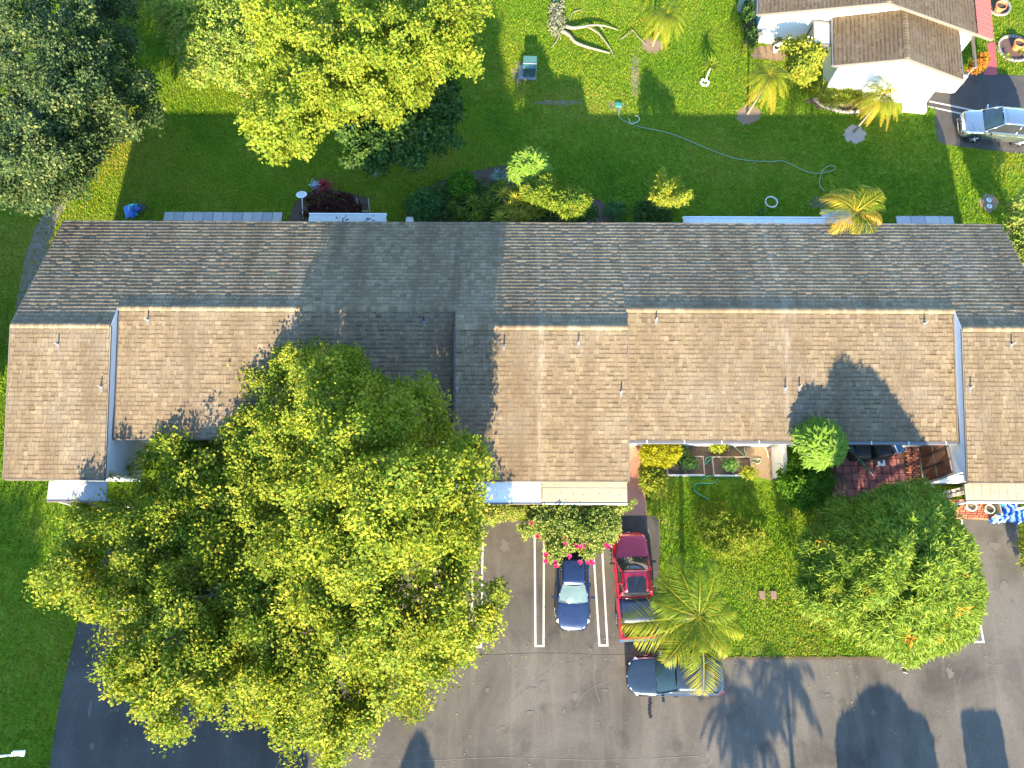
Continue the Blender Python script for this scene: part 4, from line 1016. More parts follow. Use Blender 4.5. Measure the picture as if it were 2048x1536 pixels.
big_tree('apron_plant', [(1882, 1008), (1905, 1002), (1915, 1015), (1900, 1026), (1885, 1022)], dome(.2, .5, 10), (1898, 1014), 'small yellow green plant on the brick apron beside the pots', 'plant', GRN['lime'], 160, 7, .1, .05, 25, r0=.02, inner=.3, nl=6, lump_px=8, lump_h=.1, depth=.2, spread=.08, nlimb=4, tone0=.8)
big_tree('grey_weed', [(1103, 5), (1125, 0), (1128, 45), (1120, 75), (1100, 68), (1098, 40)], dome(.1, .35, 12), (1112, 40), 'grey withered twigs and leaves beside the fallen branch', 'dead plant', leaf_mat('leaf_withered', [(0, (.10, .11, .06)), (.6, (.22, .22, .14)), (1, (.34, .32, .24))], .2), 260, 6, .14, .06, 26, r0=.02, inner=.2, nl=8, lump_px=14, lump_h=.1, depth=.2, spread=.12, nlimb=6)
for k, (u, v, lab) in enumerate([(1362, 905, 'green seedling clump in the soil above the left raised bed'), (1378, 926, 'bright green leafy vegetable in the left raised bed'), (1462, 930, 'bright green leafy vegetable in the right raised bed'), (1440, 893, 'small weeds by the courtyard wall near the hose'), (1500, 945, 'yellow green weeds at the mulch edge by the white wall')]):
    big_tree('garden_plant', ring_px(u, v, 17, 12, 10, .2), dome(.15, .5, 10), (u, v), lab, 'plant', GRN['fern'] if k < 3 else GRN['lime'], 120, 7, .14, .07, 27 + k, r0=.015, inner=.2, nl=6, lump_px=8, lump_h=.12, depth=.2, spread=.1, nlimb=4, tone0=.7)
for k, (u, v, lab) in enumerate([(1505, 70, 'dark vine in the gap beside the sage wall'), (1497, 22, 'dark green plant behind the covered unit')]):
    big_tree('gap_plant', ring_px(u, v, 10, 24, 10, .2), dome(.4, 1.2, 10), (u - 4, v + 10), lab, 'plant', GRN['dark'], 200, 7, .16, .08, 40 + k, r0=.02, inner=.3, nl=8, lump_px=10, lump_h=.2, depth=.4, spread=.12, nlimb=5)
# ------------------------------------------------------------------ palms, rosettes, papaya leaves
def frond_arrays(L, nl, ll, lw, rise, sag, rng, fwd=.9, hang=.35, tone0=.5, tvar=.15, curl=0.0):
    """one pinnate frond along +X from the origin; returns quads + tone"""
    s = np.linspace(.10, 1.0, nl); Q = []; T = []
    def rach(t):
        t = np.asarray(t); return np.stack([L * t * (1 - .12 * t * t), curl * L * t * t, L * (rise * t - sag * t * t)], -1)
    prof = np.sin(np.pi * np.clip(s * .86 + .14, 0, 1)) ** .6
    for side in (-1, 1):
        P = rach(s); d = unit(rach(np.minimum(s + .02, 1.02)) - rach(s - .02))
        out = np.stack([np.zeros(nl), np.full(nl, float(side)), np.zeros(nl)], 1)
        tang = d * fwd * (0.55 + .6 * s[:, None]) + out - np.array([0, 0, 1.]) * hang * rng.uniform(.4, 1.6, (nl, 1)) + rng.normal(0, .08, (nl, 3))
        nrm = np.cross(d, out) * side + out * .3
        nrm = np.where(nrm[:, 2:3] < 0, -nrm, nrm)
        Q.append(leaf_quads(P, ll * prof * rng.uniform(.85, 1.1, nl), lw, nrm, tang, droop=.12)); T.append(np.clip(tone0 + rng.normal(0, tvar, nl) + .15 * (s - .5), 0, 1))
    # rachis as thin strip
    t = np.linspace(0, 1, 9); R = rach(t); w = .022 * L / 2 * (1.15 - t)[:, None]
    side = np.array([[0, 1., 0]]); A = R + side * w; Bq = R - side * w
    for k in range(8):
        Q.append(np.array([[A[k], Bq[k], Bq[k + 1], A[k + 1]]])); T.append(np.array([.85]))
    return np.concatenate(Q), np.concatenate(T)

def frond_mesh(name, mat, **kw):
    V, t = frond_arrays(**kw); n = len(V); me = bpy.data.meshes.new(name)
    me.from_pydata(V.reshape(-1, 3).tolist(), [], np.arange(n * 4).reshape(n, 4).tolist())
    at = me.attributes.new('tone', 'FLOAT', 'FACE'); at.data.foreach_set('value', t.astype(np.float32)); me.materials.append(mat); return me

def palm(name, base, top, label, fronds, r0, mat, bark, rng, group=None, skirt=0, cat='palm tree', **kw):
    """fronds: list of (azimuth deg, length, rise, tone0)"""
    rt = thing(name, base, label, cat, group)
    q = B(); mid = base.lerp(top, .5) + Vector((.05, .03, 0)); pth = smooth_path([base - Vector((0, 0, .05)), mid, top], 5)
    q.tube(pth, [r0 * (1.35 - .45 * min(1, i / 3)) * (1 - .15 * i / len(pth)) * (1 + .06 * (i % 2)) for i in range(len(pth))], 9)
    q.build('trunk', bark, rt, smooth=True, origin=base)
    for (az, L, rise, tn) in fronds:
        me = frond_mesh('frond', mat, L=L, nl=kw.get('nl', 34), ll=kw.get('ll', .6) * L / 3.2, lw=kw.get('lw', .05), rise=rise, sag=kw.get('sag', .45) + rise * .35, rng=rng, tone0=tn, hang=kw.get('hang', .3), curl=rng.uniform(-.08, .08), fwd=kw.get('fwd', .9))
        o = bpy.data.objects.new('frond', me); o.location = top - base; o.rotation_euler = (rng.uniform(-.25, .25), 0, math.radians(az)); link(o, rt)
    return rt

rng = np.random.default_rng(77)
# coconut palm between truck and lawn
cb = G(1366, 1236); ct = Vector((cb.x + .08, cb.y + .02, 2.9))
fr = []
for (u, v, rise, tn) in [(1240, 1242, .16, .62), (1268, 1290, .1, .6), (1312, 1150, .35, .45), (1345, 1108, .45, .4), (1438, 1118, .5, .4), (1450, 1190, .6, .5), (1500, 1265, .2, .6), (1462, 1318, .25, .55), (1424, 1400, .12, .72), (1330, 1335, .2, .6), (1372, 1340, .55, .4), (1300, 1205, .5, .35), (1480, 1225, .4, .45), (1395, 1130, .7, .3), (1410, 1290, .9, .5)]:
    p = G(u, v, 2.9 + rise * .8); d = p - ct; fr.append((math.degrees(math.atan2(d.y, d.x)), max(1.7, math.hypot(d.x, d.y) * 1.08), rise, tn))
palm('coconut_palm', cb, ct, 'coconut palm with long feathery fronds over truck and grey sedan', fr, .13, GRN['palm'], M['bark_pale'], rng, ll=1.1, lw=.034, nl=50, hang=.3, sag=.24)
# three small palms in the neighbour garden
for (bu, bv, cu, cv, h, lab) in [(1494, 229, 1541, 152, 2.75, 'small leaning palm in tan mulch ring left of the white house'), (1708, 263, 1768, 190, 2.65, 'small palm with orange fronds in front of the white gable'), (1304, 92, 1334, 28, 2.5, 'small palm at the top of the lawn near the fallen branch')]:
    pb = G(bu, bv); pt = G(cu, cv, h); fr = []
    for k in range(38):
        fr.append((k * 137.5 % 360, rng.uniform(1.4, 1.85), rng.uniform(-.35, .95), float(np.clip(.7 - .0 * k + rng.normal(0, .15) - (.35 if k % 3 == 0 else 0), 0, 1))))
    fr.sort(key=lambda t_: t_[2]); fr = [(a, l, r_, .95 - .75 * (r_ + .35) / 1.3) for a, l, r_, tn in fr]
    palm('garden_palm', pb, pt, lab, fr, .065, GRN['palm_old'] if bu != 1304 else GRN['palm'], M['bark'], rng, 'small palms in the neighbour garden', ll=.66, lw=.028, nl=30, sag=.75, hang=.4)
# areca palm at the rear eave
at_ = G(1712, 424, 3.75); ab = Vector((at_.x, at_.y + .25, 0)); fr = []
for k in range(12):
    az = [205, 175, 150, 118, 92, 64, 38, 12, -20, -60, -100, -140][k]
    fr.append((az, rng.uniform(1.9, 2.5), rng.uniform(.6, 1.15), float(rng.uniform(.25, 1.0) if k != 0 else 1)))
palm('areca_palm', ab, at_, 'golden arching palm leaning over the rear roof edge', fr, .06, GRN['palm_old'], M['bark_pale'], rng, ll=1.0, lw=.042, nl=30, sag=.72, hang=.35, fwd=1.2)
# fern palm clump
fb = G(1228, 425); fr = [(k * 360 / 15 + rng.uniform(-8, 8), rng.uniform(.8, 1.15), rng.uniform(.4, 1.0), .55) for k in range(15)]
palm('fern_clump', fb, fb + Vector((0, 0, .35)), 'dark green fern clump left of the golden tree', fr, .05, GRN['fern'], M['bark'], rng, cat='fern', ll=.75, lw=.045, nl=22, sag=.7, hang=.3)

def rosette(name, p, R, n, mat, label, cat, group, rng, wd=.05, tone0=.5, el=(.25, 1.25), parts=False, h=.0):
    rt = thing(name, p, label, cat, group)
    az = np.arange(n) * 2.399 + rng.uniform(0, 6); e = np.linspace(el[1], el[0], n) + rng.normal(0, .08, n)
    tang = np.stack([np.cos(az) * np.cos(e), np.sin(az) * np.cos(e), np.sin(e)], 1); nrm = np.stack([-np.cos(az) * np.sin(e), -np.sin(az) * np.sin(e), np.cos(e)], 1)
    base = np.zeros((n, 3)) + [0, 0, .05 + h]
    V = leaf_quads(base, R * rng.uniform(.8, 1.1, n), wd, nrm, tang, droop=.28)
    quads_mesh('leaves', V, mat, rt, np.clip(tone0 + rng.normal(0, .18, n), 0, 1), None)
    q = B(); q.tube([(0, 0, -.02), (0, 0, .1 + h)], [.04, .03], 6); q.build('stem', M['bark'], rt)
    return rt
spots = [(905, 412, .3), (925, 425, .3), (945, 405, .35), (960, 430, .35), (985, 388, .5), (1005, 372, .5), (1008, 390, .85), (985, 412, .4), (1000, 420, .45), (1020, 415, .85), (1030, 400, .7), (1045, 398, .8), (1040, 432, .9), (1060, 425, .95), (1078, 425, .9), (1025, 433, .9), (970, 400, .35), (940, 390, .35), (950, 435, .4), (1000, 438, .6), (965, 415, .4), (1055, 405, .8), (1030, 383, .45), (918, 438, .3), (978, 436, .5), (1050, 440, .9), (1062, 380, .7)]
for (u, v, tn) in spots:
    hh = rng.uniform(2.4, 2.75) if tn >= .6 else rng.uniform(.8, 1.5)
    pp_ = G(u, v, hh + .15); pp_.z = 0  # sunlight put into leaf tone: golden where lit, greener in shade
    if tn >= .6: rosette('spiky_plant', pp_, rng.uniform(.68, .85), 30, GRN['bromel'], 'golden sunlit spiky rosette near right end of the rear bed', 'plant', 'golden spiky rosettes in the rear bed', rng, .085, .75, h=hh)
    else: rosette('spiky_plant', pp_, rng.uniform(.66, .85), 30, GRN['bromel'], 'shaded green spiky rosette in the left part of rear bed', 'plant', 'green spiky rosettes in the rear bed', rng, .085, .42, h=hh)
rosette('crimson_cordyline', G(655, 388), .78, 44, GRN['red'], 'crimson spiky plant beside the grey chair', 'plant', None, rng, .085, .55, (.0, 1.3), h=.7)
rosette('pale_agave', G(998, 362), .75, 16, leaf_mat('leaf_agave', [(0, (.06, .11, .09)), (1, (.16, .24, .20))], .15), 'blue grey broad leaved rosette at top of rear bed', 'plant', None, rng, .16, .5, (.1, .9), h=.3)
for k in range(44):
    u = rng.uniform(1628, 1738); v = rng.uniform(182, 218); 
    if (u - 1690) ** 2 / 66 ** 2 + (v - 197) ** 2 / 26 ** 2 > 1: continue
    rosette('strap_leaf_plant', G(u, v), rng.uniform(.7, .95), 34, GRN['bromel'], 'strap leaved grassy clump at the foot of the white gable', 'plant', 'strap leaf clumps below the gable', rng, .06, .42, (.25, 1.3), h=.3)
rosette('bromeliad', G(1552, 92, 0), .6, 26, GRN['bromel'], 'potted yellow green spiky plant near the white side wall', 'plant', None, rng, .07, .6, (.1, 1.2), h=.35)
rosette('yard_rosette', G(1416, 150), .85, 34, GRN['lime'], 'yellow green sapling tied to a pale stake in the lawn', 'plant', None, rng, .12, .6, (-.2, 1.2), h=.7)
for (u, v, lab) in [(1515, 58, 'thin spiky plant in the gap by the sage wall'), (1485, 62, 'spiky yellow plant along the brown fence')]:
    rosette('gap_rosette', G(u, v), .5, 18, GRN['bromel'], lab, 'plant', None, rng, .05, .4, (.1, 1.2), h=.5)
for (u, v, lab) in [(2010, 118, 'yellow green strappy plant in the round stone bed'), (2040, 108, 'bright small plant beside the terracotta pot')]:
    rosette('bed_plant', G(u, v), .45, 16, GRN['lime'], lab, 'plant', None, rng, .08, .7, (.1, 1.1), h=.1)
rosette('white_flower_plant', G(1520, 428), .4, 22, GRN['fern'], 'small plant with white flowers behind the rear porch roof', 'plant', None, rng, .07, .5, (.2, 1.3), h=.2)

# palmate (papaya) leaves
def palmate_mesh(mat, lobes=8, R=.38, rng=rng):
    Q = []; T = []
    for k in range(lobes):
        a = (k / (lobes - 1) - .5) * math.radians(300); d = np.array([math.cos(a), math.sin(a), -.12]); nrm = np.array([[0, 0, 1.]])
        Q.append(leaf_quads(np.zeros((1, 3)), R * (1 - .25 * abs(k / (lobes - 1) - .5)), R * .30, nrm, d[None], .15)); T.append(rng.uniform(.35, .8))
        for s in (-1, 1):
            a2 = a + s * .5; d2 = np.array([[math.cos(a2), math.sin(a2), -.2]])
            Q.append(leaf_quads((d * R * .42)[None], R * .36, R * .15, nrm, d2, .15)); T.append(rng.uniform(.35, .8))
    V = np.concatenate(Q); n = len(V); me = bpy.data.meshes.new('leaf'); me.from_pydata(V.reshape(-1, 3).tolist(), [], np.arange(n * 4).reshape(n, 4).tolist())
    at = me.attributes.new('tone', 'FLOAT', 'FACE'); at.data.foreach_set('value', np.array(T, np.float32)); me.materials.append(mat); return me
def papaya(name, base, top, R, n, crown, mat, label, rng, cat='tree', drop=.5):
    rt = thing(name, base, label, cat); ms = [palmate_mesh(mat, 8, R, rng) for _ in range(4)]
    q = B(); q.tube(smooth_path([base - Vector((0, 0, .05)), base.lerp(top, .5) + Vector((.06, 0, 0)), top], 4), .07, 8)
    for k in range(n):
        az = k * 2.399; f = math.sqrt((k + .5) / n); el = 1.2 - 1.25 * f; L = crown * (.35 + .65 * f)
        d = Vector((math.cos(az) * math.cos(el), math.sin(az) * math.cos(el), math.sin(el))); p = top + d * L - Vector((0, 0, drop * f * f))
        q.tube([top, top + d * L * .6 + Vector((0, 0, .05)), p], .012, 4, cap=False)
        o = bpy.data.objects.new('leaf', random.choice(ms)); o.location = p - base; o.rotation_euler = (Matrix.Rotation(.5, 3, 'X') @ Matrix.Rotation(az + rng.uniform(-.4, .4), 3, 'Z') @ Matrix.Rotation(.45 * f + rng.uniform(-.2, .3), 3, 'Y') @ Matrix.Rotation(rng.uniform(-.35, .35), 3, 'X')).to_euler(); o.scale = (rng.uniform(.8, 1.2),) * 3; link(o, rt)
    q.build('trunk', M['bark_pale'], rt, smooth=True, origin=base)
    return rt
pt_ = G(1648, 885, 4.5); papaya('papaya_tree', Vector((pt_.x - .1, pt_.y - .15, 0)), pt_, .52, 44, 1.1, GRN['papaya'], 'pale green papaya tree with lobed leaves touching the front eave', rng)
papaya('papaya_plant', G(1042, 352), G(1060, 330, 3.5), .50, 26, 1.1, GRN['papaya'], 'papaya with large lobed leaves rising from the rear bed', rng)

# ------------------------------------------------------------------ lawn grass
def grass(n, seed):
    r = np.random.default_rng(seed)
    P = np.stack([r.uniform(-37, 37, n), r.uniform(-8, 44, n)], 1)
    fr = W([(-30, -30), (2078, -30), (2078, 1566), (-30, 1566)])
    k = pip(fr, P)
    for ex in EXCL:
        k &= ~pip(ex, P)
    for ex in (dp, dp2):
        k &= ~(pip(ex, P) & (r.random(n) < .55))
    P = P[k]; m = len(P)
    patch = np.sin(P[:, 0] * .35 + 1.3 * np.sin(P[:, 1] * .22)) * np.sin(P[:, 1] * .41 + np.sin(P[:, 0] * .3)) * .2 + np.sin(P[:, 0] * 1.7 + P[:, 1] * .9) * np.sin(P[:, 1] * 2.1 - P[:, 0] * .8) * .06
    for (u, v, rr, am) in [(640, 350, 3.0, .22), (560, 330, 2.2, .15), (860, 330, 2.0, .25), (1118, 205, 1.6, .25), (200, 330, 2.5, .28), (230, 260, 1.8, .3), (1150, 30, 2.0, .25), (1360, 260, 2.5, .15), (60, 480, 2.5, .2), (1480, 1110, 1.8, .3), (1230, 190, 2.5, .2), (1100, 440, 3, .1), (1560, 330, 2.6, .1), (110, 1300, 2.0, .15), (1270, 150, .6, .4), (1620, 1230, 1.5, .2), (720, 390, 2.2, .25)]:
        c_ = G(u, v); patch += am * np.exp(-((P[:, 0] - c_.x) ** 2 + (P[:, 1] - c_.y) ** 2) / rr ** 2)
    V = []; T = []
    for j in range(2):
        az = r.uniform(0, 6.283, m); el = r.uniform(.35, 1.3, m); L = r.uniform(.07, .15, m); w = r.uniform(.018, .034, m)
        t = np.stack([np.cos(az) * np.cos(el), np.sin(az) * np.cos(el), np.sin(el)], 1); bi = np.stack([-np.sin(az), np.cos(az), 0 * az], 1)
        b0 = np.stack([P[:, 0] + r.normal(0, .03, m), P[:, 1] + r.normal(0, .03, m), np.zeros(m)], 1)
        V.append(np.stack([b0 - bi * w[:, None], b0 + bi * w[:, None], b0 + t * L[:, None]], 1)); T.append(np.clip(.54 + patch + r.normal(0, .2, m), 0, 1))
    V = np.concatenate(V); T = np.concatenate(T)
    o = mesh('grass', V.reshape(-1, 3), np.arange(len(V) * 3).reshape(-1, 3), GRN['grass'], tone=T, kind='stuff')
    o['label'] = 'short lawn grass around the buildings'; o['category'] = 'grass'
grass(620000, 9)
# ------------------------------------------------------------------ vehicles
def car_paint(name, col, metal=.35, rough=.32):
    t = NT(name); n_ = t.noise(t.pos(), 220, 1); c = t.mix(n_, [x * .92 for x in col], [min(1, x * 1.08) for x in col])
    d = t.noise(t.pos(), 3, 4); r_ = t.ramp(d, [(.3, rough * .8), (.7, rough * 1.25)])
    t.princ(c, r_, metal, .5, None, 1.0); return t.m
def glass_mat(name, col, rough=.06):
    t = NT(name); t.princ(t.mix(t.noise(t.pos(), 1.6, 3), [x * .6 for x in col], [min(1, x * 1.5) for x in col]), rough, 0, .5, None, .25); return t.m
M['glass_dark'] = glass_mat('glass_dark', (.02, .022, .026))
M['glass_green'] = glass_mat('glass_greenish', (.07, .105, .10))
M['glass_teal'] = glass_mat('glass_teal', (.018, .038, .043))
M['lamp_glass'] = plain('lamp_glass', (.75, .74, .70), .15, var=.05, coat=.8)
M['tail_red'] = plain('tail_lamp', (.45, .015, .02), .2, var=.05, coat=.8)

def vehicle(name, label, loc, rz, spec, paint):
    """local: +X nose, Y left, Z up, origin under the middle"""
    L, Wd = spec['L'], spec['W']; hw = Wd / 2
    rt = thing(name, loc, label, spec.get('cat', 'car'), None, rz)
    st = spec['stations']        # (x/L from rear 0..1, halfwidth frac, z top)
    secs = []
    for (f, wf, zt) in st:
        x = (f - .5) * L; w = hw * wf; zl = spec.get('zl', .22)
        secs.append([(x, 0, zt + .025), (x, w * .5, zt + .018), (x, w * .82, zt - .015), (x, w * .95, zt - .07), (x, w, zt - .20), (x, w * 1.0, .55), (x, w * .985, .38), (x, w * .94, zl)])
    q = B(); full = []
    for s in secs: full.append(s + [(p[0], -p[1], p[2]) for p in s[::-1][:-1]])
    n = len(full[0])
    for s in full: q.v += s
    for i in range(len(full) - 1):
        for k in range(n - 1):
            q.f.append((i * n + k, i * n + k + 1, (i + 1) * n + k + 1, (i + 1) * n + k))
        q.f.append((i * n + n - 1, i * n, (i + 1) * n, (i + 1) * n + n - 1))
    q.f.append(tuple(range(n))); q.f.append(tuple(range(len(full) * n - 1, (len(full) - 1) * n - 1, -1)))
    body = q.build('body', paint, rt, smooth=True)
    md = body.modifiers.new('sub', 'SUBSURF'); md.levels = md.render_levels = 2
    # greenhouse
    xb0, xr0, xr1, xb1 = [(f - .5) * L for f in spec['gh']]      # rear base, rear roof, front roof, windscreen base
    zb, zr = spec['zb'], spec['H']; wb, wr = hw * spec.get('wb', .86), hw * spec.get('wr', .68)
    def quad(a, b_, c, d, nu, nv, bul):
        a, b_, c, d = map(Vector, (a, b_, c, d))
        def fn(u, v):
            p = a.lerp(b_, u).lerp(d.lerp(c, u), v); k = 4 * u * (1 - u) * .5 + 4 * u * (1 - u) * 4 * v * (1 - v) * .5; return tuple(p + Vector(bul) * k)
        return fn
    e = .012
    g = B(); g.grid(quad((xb1, wb, zb), (xb1, -wb, zb), (xr1, -wr, zr - .03), (xr1, wr, zr - .03), 8, 3, (.16, 0, .02)), 8, 3); ws = g.build('windscreen', spec.get('glass', M['glass_dark']), rt, smooth=True)
    g = B(); g.grid(quad((xb0, wb * .96, zb + spec.get('zbr', 0)), (xb0, -wb * .96, zb + spec.get('zbr', 0)), (xr0, -wr, zr - .03), (xr0, wr, zr - .03), 8, 3, (-.10, 0, .02)), 8, 3, True); g.build('rear_window', M['glass_dark'], rt, smooth=True)
    for s in (1, -1):
        g = B(); g.grid(quad((xb0, s * wb * .96, zb), (xb1, s * wb, zb), (xr1, s * wr, zr - .03), (xr0, s * wr, zr - .03), 6, 3, (0, s * .02, 0)), 6, 3, s > 0); g.build('side_window', M['glass_dark'], rt, smooth=True)
        g = B()
        def tb(p, q_, r_): g.tube([p, tuple((Vector(p) + Vector(q_)) / 2 + Vector((0, s * .02, .01))), q_], r_, 6)
        tb((xb1 + .02, s * wb, zb - .02), (xr1, s * wr, zr - .02), .035); tb((xb0 - .02, s * wb * .96, zb - .02 + spec.get('zbr', 0)), (xr0, s * wr, zr - .02), .05)
        xm = (xr0 + xr1) / 2 - .1; tb((xm + .05, s * (wb * .985 + .005), zb), (xm, s * (wr + .005), zr - .03), .035)
        g.build('pillars', paint, rt, smooth=True)
        # belt shoulder between glass and body side
        g = B(); g.hexa([(xb0 - .1, s * (wb - .08), zb - .1), (xb1 + .1, s * (wb - .08), zb - .1), (xb1 + .1, s * hw * .985, zb - .16), (xb0 - .1, s * hw * .96, zb - .16), (xb0 - .1, s * (wb - .05), zb + .006), (xb1 + .1, s * (wb - .05), zb + .006), (xb1 + .06, s * hw * .95, zb - .04), (xb0 - .06, s * hw * .93, zb - .04)])
        sh = g.build('door_shoulder', paint, rt)
        for xd_ in (xm, xm - .9, xm + .95):
            g = B(); g.box(xd_ - .006, xd_ + .006, s * (hw * .965) - .006, s * (hw * .965) + .012, .45, zb - .06); g.build('door_gap', M['black'], sh)
        for xd_ in (xm - .25, xm + .7):
            g = B(); g.box(xd_ - .1, xd_ + .1, s * hw - .02, s * hw + .03, zb - .24, zb - .20); g.build('door_handle', spec.get('trim', paint), sh)
        g = B(); xmi = xb1 - .22; g.add([], []); g.hexa([(xmi - .05, s * (hw - .02), zb + .0), (xmi + .05, s * (hw - .02), zb), (xmi + .07, s * (hw + .2), zb + .02), (xmi - .05, s * (hw + .22), zb + .02), (xmi - .04, s * (hw - .02), zb + .07), (xmi + .05, s * (hw - .02), zb + .07), (xmi + .06, s * (hw + .2), zb + .15), (xmi - .05, s * (hw + .22), zb + .15)])
        g.build('mirror', spec.get('mirror', paint), rt)
        # lamps
        xn = L / 2; g = B(); zh = spec['zh']
        g.hexa([(xn - .52, s * hw * .86, zh - .05), (xn - .16, s * hw * .58, zh - .17), (xn - .10, s * hw * .60, zh - .18), (xn - .42, s * hw * .95, zh - .16), (xn - .55, s * hw * .84, zh + .035), (xn - .19, s * hw * .50, zh - .045), (xn - .10, s * hw * .60, zh - .07), (xn - .46, s * hw * .945, zh - .02)])
        g.build('headlight', M['lamp_glass'], rt)
        g = B(); zt_ = spec.get('zt', zh); g.hexa([(-xn + .06, s * hw * .55, zt_ - .22), (-xn + .35, s * hw * .93, zt_ - .22), (-xn + .35, s * hw * .985, zt_ - .2), (-xn + .0, s * hw * .82, zt_ - .2), (-xn + .07, s * hw * .55, zt_ - .05), (-xn + .38, s * hw * .88, zt_ - .04), (-xn + .35, s * hw * .97, zt_ - .06), (-xn + .02, s * hw * .80, zt_ - .06)])
        g.build('tail_light', M['tail_red'], rt)
    g = B(); g.grid(quad((xr0 - .03, wr + .02, zr - .03), (xr0 - .03, -wr - .02, zr - .03), (xr1 + .03, -wr - .02, zr - .03), (xr1 + .03, wr + .02, zr - .03), 8, 6, (0, 0, .0)), 8, 6)
    g.v = [(x, y, z + .07 * (1 - (y / (wr + .02)) ** 2) * .8 + .03 * (1 - ((x - (xr0 + xr1) / 2) / ((xr1 - xr0) / 2 + .04)) ** 2)) for x, y, z in g.v]
    roof = g.build('roof', paint, rt, smooth=True); roof.modifiers.new('s', 'SOLIDIFY').thickness = .03
    if spec.get('sunroof'):
        xs = xr1 - .55; g = B(); g.grid(lambda u, v: (xs + .25 - u * .75 + .0, (v - .5) * wr * 1.35, zr + .085 - .05 * (2 * (v - .5)) ** 2 - .012 * (2 * u - 1) ** 2), 4, 6); g.build('sunroof', M['glass_dark'], roof, smooth=True)
    # wipers, grille, bumper strip, plate
    g = B()
    for s in (.5, -.15):
        g.tube([(xb1 + .07, s * wb * 1.2, zb + .02), (xb1 - .02, s * wb * 1.2 - .62, zb + .06)], .012, 4)
    g.build('wiper', M['black'], ws)
    g = B(); xn = L / 2; g.hexa([(xn - .10, -.42, .42), (xn + .012, -.34, .42), (xn + .012, .34, .42), (xn - .10, .42, .42), (xn - .12, -.4, .60), (xn - .01, -.33, .60), (xn - .01, .33, .60), (xn - .12, .4, .60)]); g.build('grille', M['black'], rt)
    g = B(); g.tube([(xn - .02, 0, spec['zh'] - .14), (xn + .02, 0, spec['zh'] - .14)], .06, 14); g.build('badge', M['chrome'], rt)
    for sx, s in ((spec['ax'][0], 1), (spec['ax'][0], -1), (spec['ax'][1], 1), (spec['ax'][1], -1)):
        x = (sx - .5) * L; R = spec.get('R', .32); y0 = s * (hw - .20); y1 = s * (hw + .012)
        g = B()
        for k_, (yy, rr) in enumerate([(y0, R - .03), (y0 + s * .02, R), (y1 - s * .03, R), (y1, R - .04), (y1, R - .1)]):
            g.v += [(x + rr * math.cos(2 * math.pi * k / 24), yy, R + rr * math.sin(2 * math.pi * k / 24)) for k in range(24)]
        for a in range(4): g.f += [(a * 24 + k, a * 24 + (k + 1) % 24, (a + 1) * 24 + (k + 1) % 24, (a + 1) * 24 + k) for k in range(24)]
        g.f.append(tuple(range(24)))
        wh = g.build('wheel', M['tyre'], rt, smooth=False)
        g = B(); yr = y1 - s * .01; g.tube([(x, yr - s * .05, R), (x, yr - s * .02, R)], R - .10, 24)
        for k in range(5):
            a = 2 * math.pi * k / 5; g.tube([(x, yr, R), (x + (R - .11) * math.cos(a), yr - s * .01, R + (R - .11) * math.sin(a))], .035, 5)
        g.build('rim', M['rim'], wh)
        g = B(); g.tube([(x, y0 - s * .1, R), (x, y1 - s * .022, R)], R + .055, 24); g.build('wheel_arch', M['black'], rt)
    return rt

SEDAN = dict(L=4.55, W=1.78, H=1.42, zb=.93, gh=(.10, .24, .52, .70), zh=.70, ax=(.19, .80), wb=.84, wr=.66, zbr=.06,
             stations=[(0, .62, .72), (.02, .86, .86), (.10, .97, .97), (.2, 1.0, .93), (.35, 1.0, .90), (.5, 1.0, .90), (.65, 1.0, .92), (.72, .99, .92), (.82, .985, .84), (.92, .93, .74), (.97, .80, .66), (1.0, .55, .56)])
blue = car_paint('paint_navy', (.010, .022, .062), .35)
p1 = G(1147, 1262, .5)
vehicle('blue_sedan', 'dark blue sedan parked nose out under the pink flowering bush', (G(1146, 1180, .8).x, p1.y + 2.27, 0), -math.pi / 2 - .012, dict(SEDAN, glass=M['glass_green'], L=4.5, W=1.74), blue)
grey = car_paint('paint_slate', (.035, .052, .070), .6)
pc = G(1351, 1352, .7)
vehicle('slate_sedan', 'slate grey sedan parked along the lawn edge below the palm', (pc.x, pc.y, 0), math.pi + .005, dict(SEDAN, L=4.65, W=1.82, H=1.46, glass=M['glass_teal']), grey)
silver = car_paint('paint_silver', (.36, .40, .40), .9, .22)
SUV = dict(L=4.5, W=1.84, H=1.66, zb=1.06, gh=(.03, .12, .55, .73), zh=.88, ax=(.19, .81), wb=.88, wr=.70, R=.36, zl=.3, glass=M['glass_teal'], mirror=M['chrome'], trim=M['chrome'],
           stations=[(0, .75, .95), (.02, .92, 1.0), (.1, 1.0, 1.05), (.3, 1.0, 1.03), (.5, 1.0, 1.03), (.68, 1.0, 1.05), (.74, .99, 1.05), (.85, .985, .99), (.94, .95, .92), (.98, .86, .82), (1.0, .66, .66)])
ps_ = G(1922, 250, .6); yaw = math.pi - .11
vehicle('silver_suv', 'silver crossover on the dark driveway beside the white house', (ps_.x + 2.25 * math.cos(.11), ps_.y - 2.25 * math.sin(.11) + .12, 0), yaw, SUV, silver)
white = car_paint('paint_white', (.62, .63, .62), .1)
vehicle('pale_car', 'pale car almost hidden under the mango tree', (G(1912, 1180, .7).x, G(1948, 1268, .5).y + 2.3, 0), -math.pi / 2, dict(SEDAN, glass=M['glass_dark'], H=1.3), white)

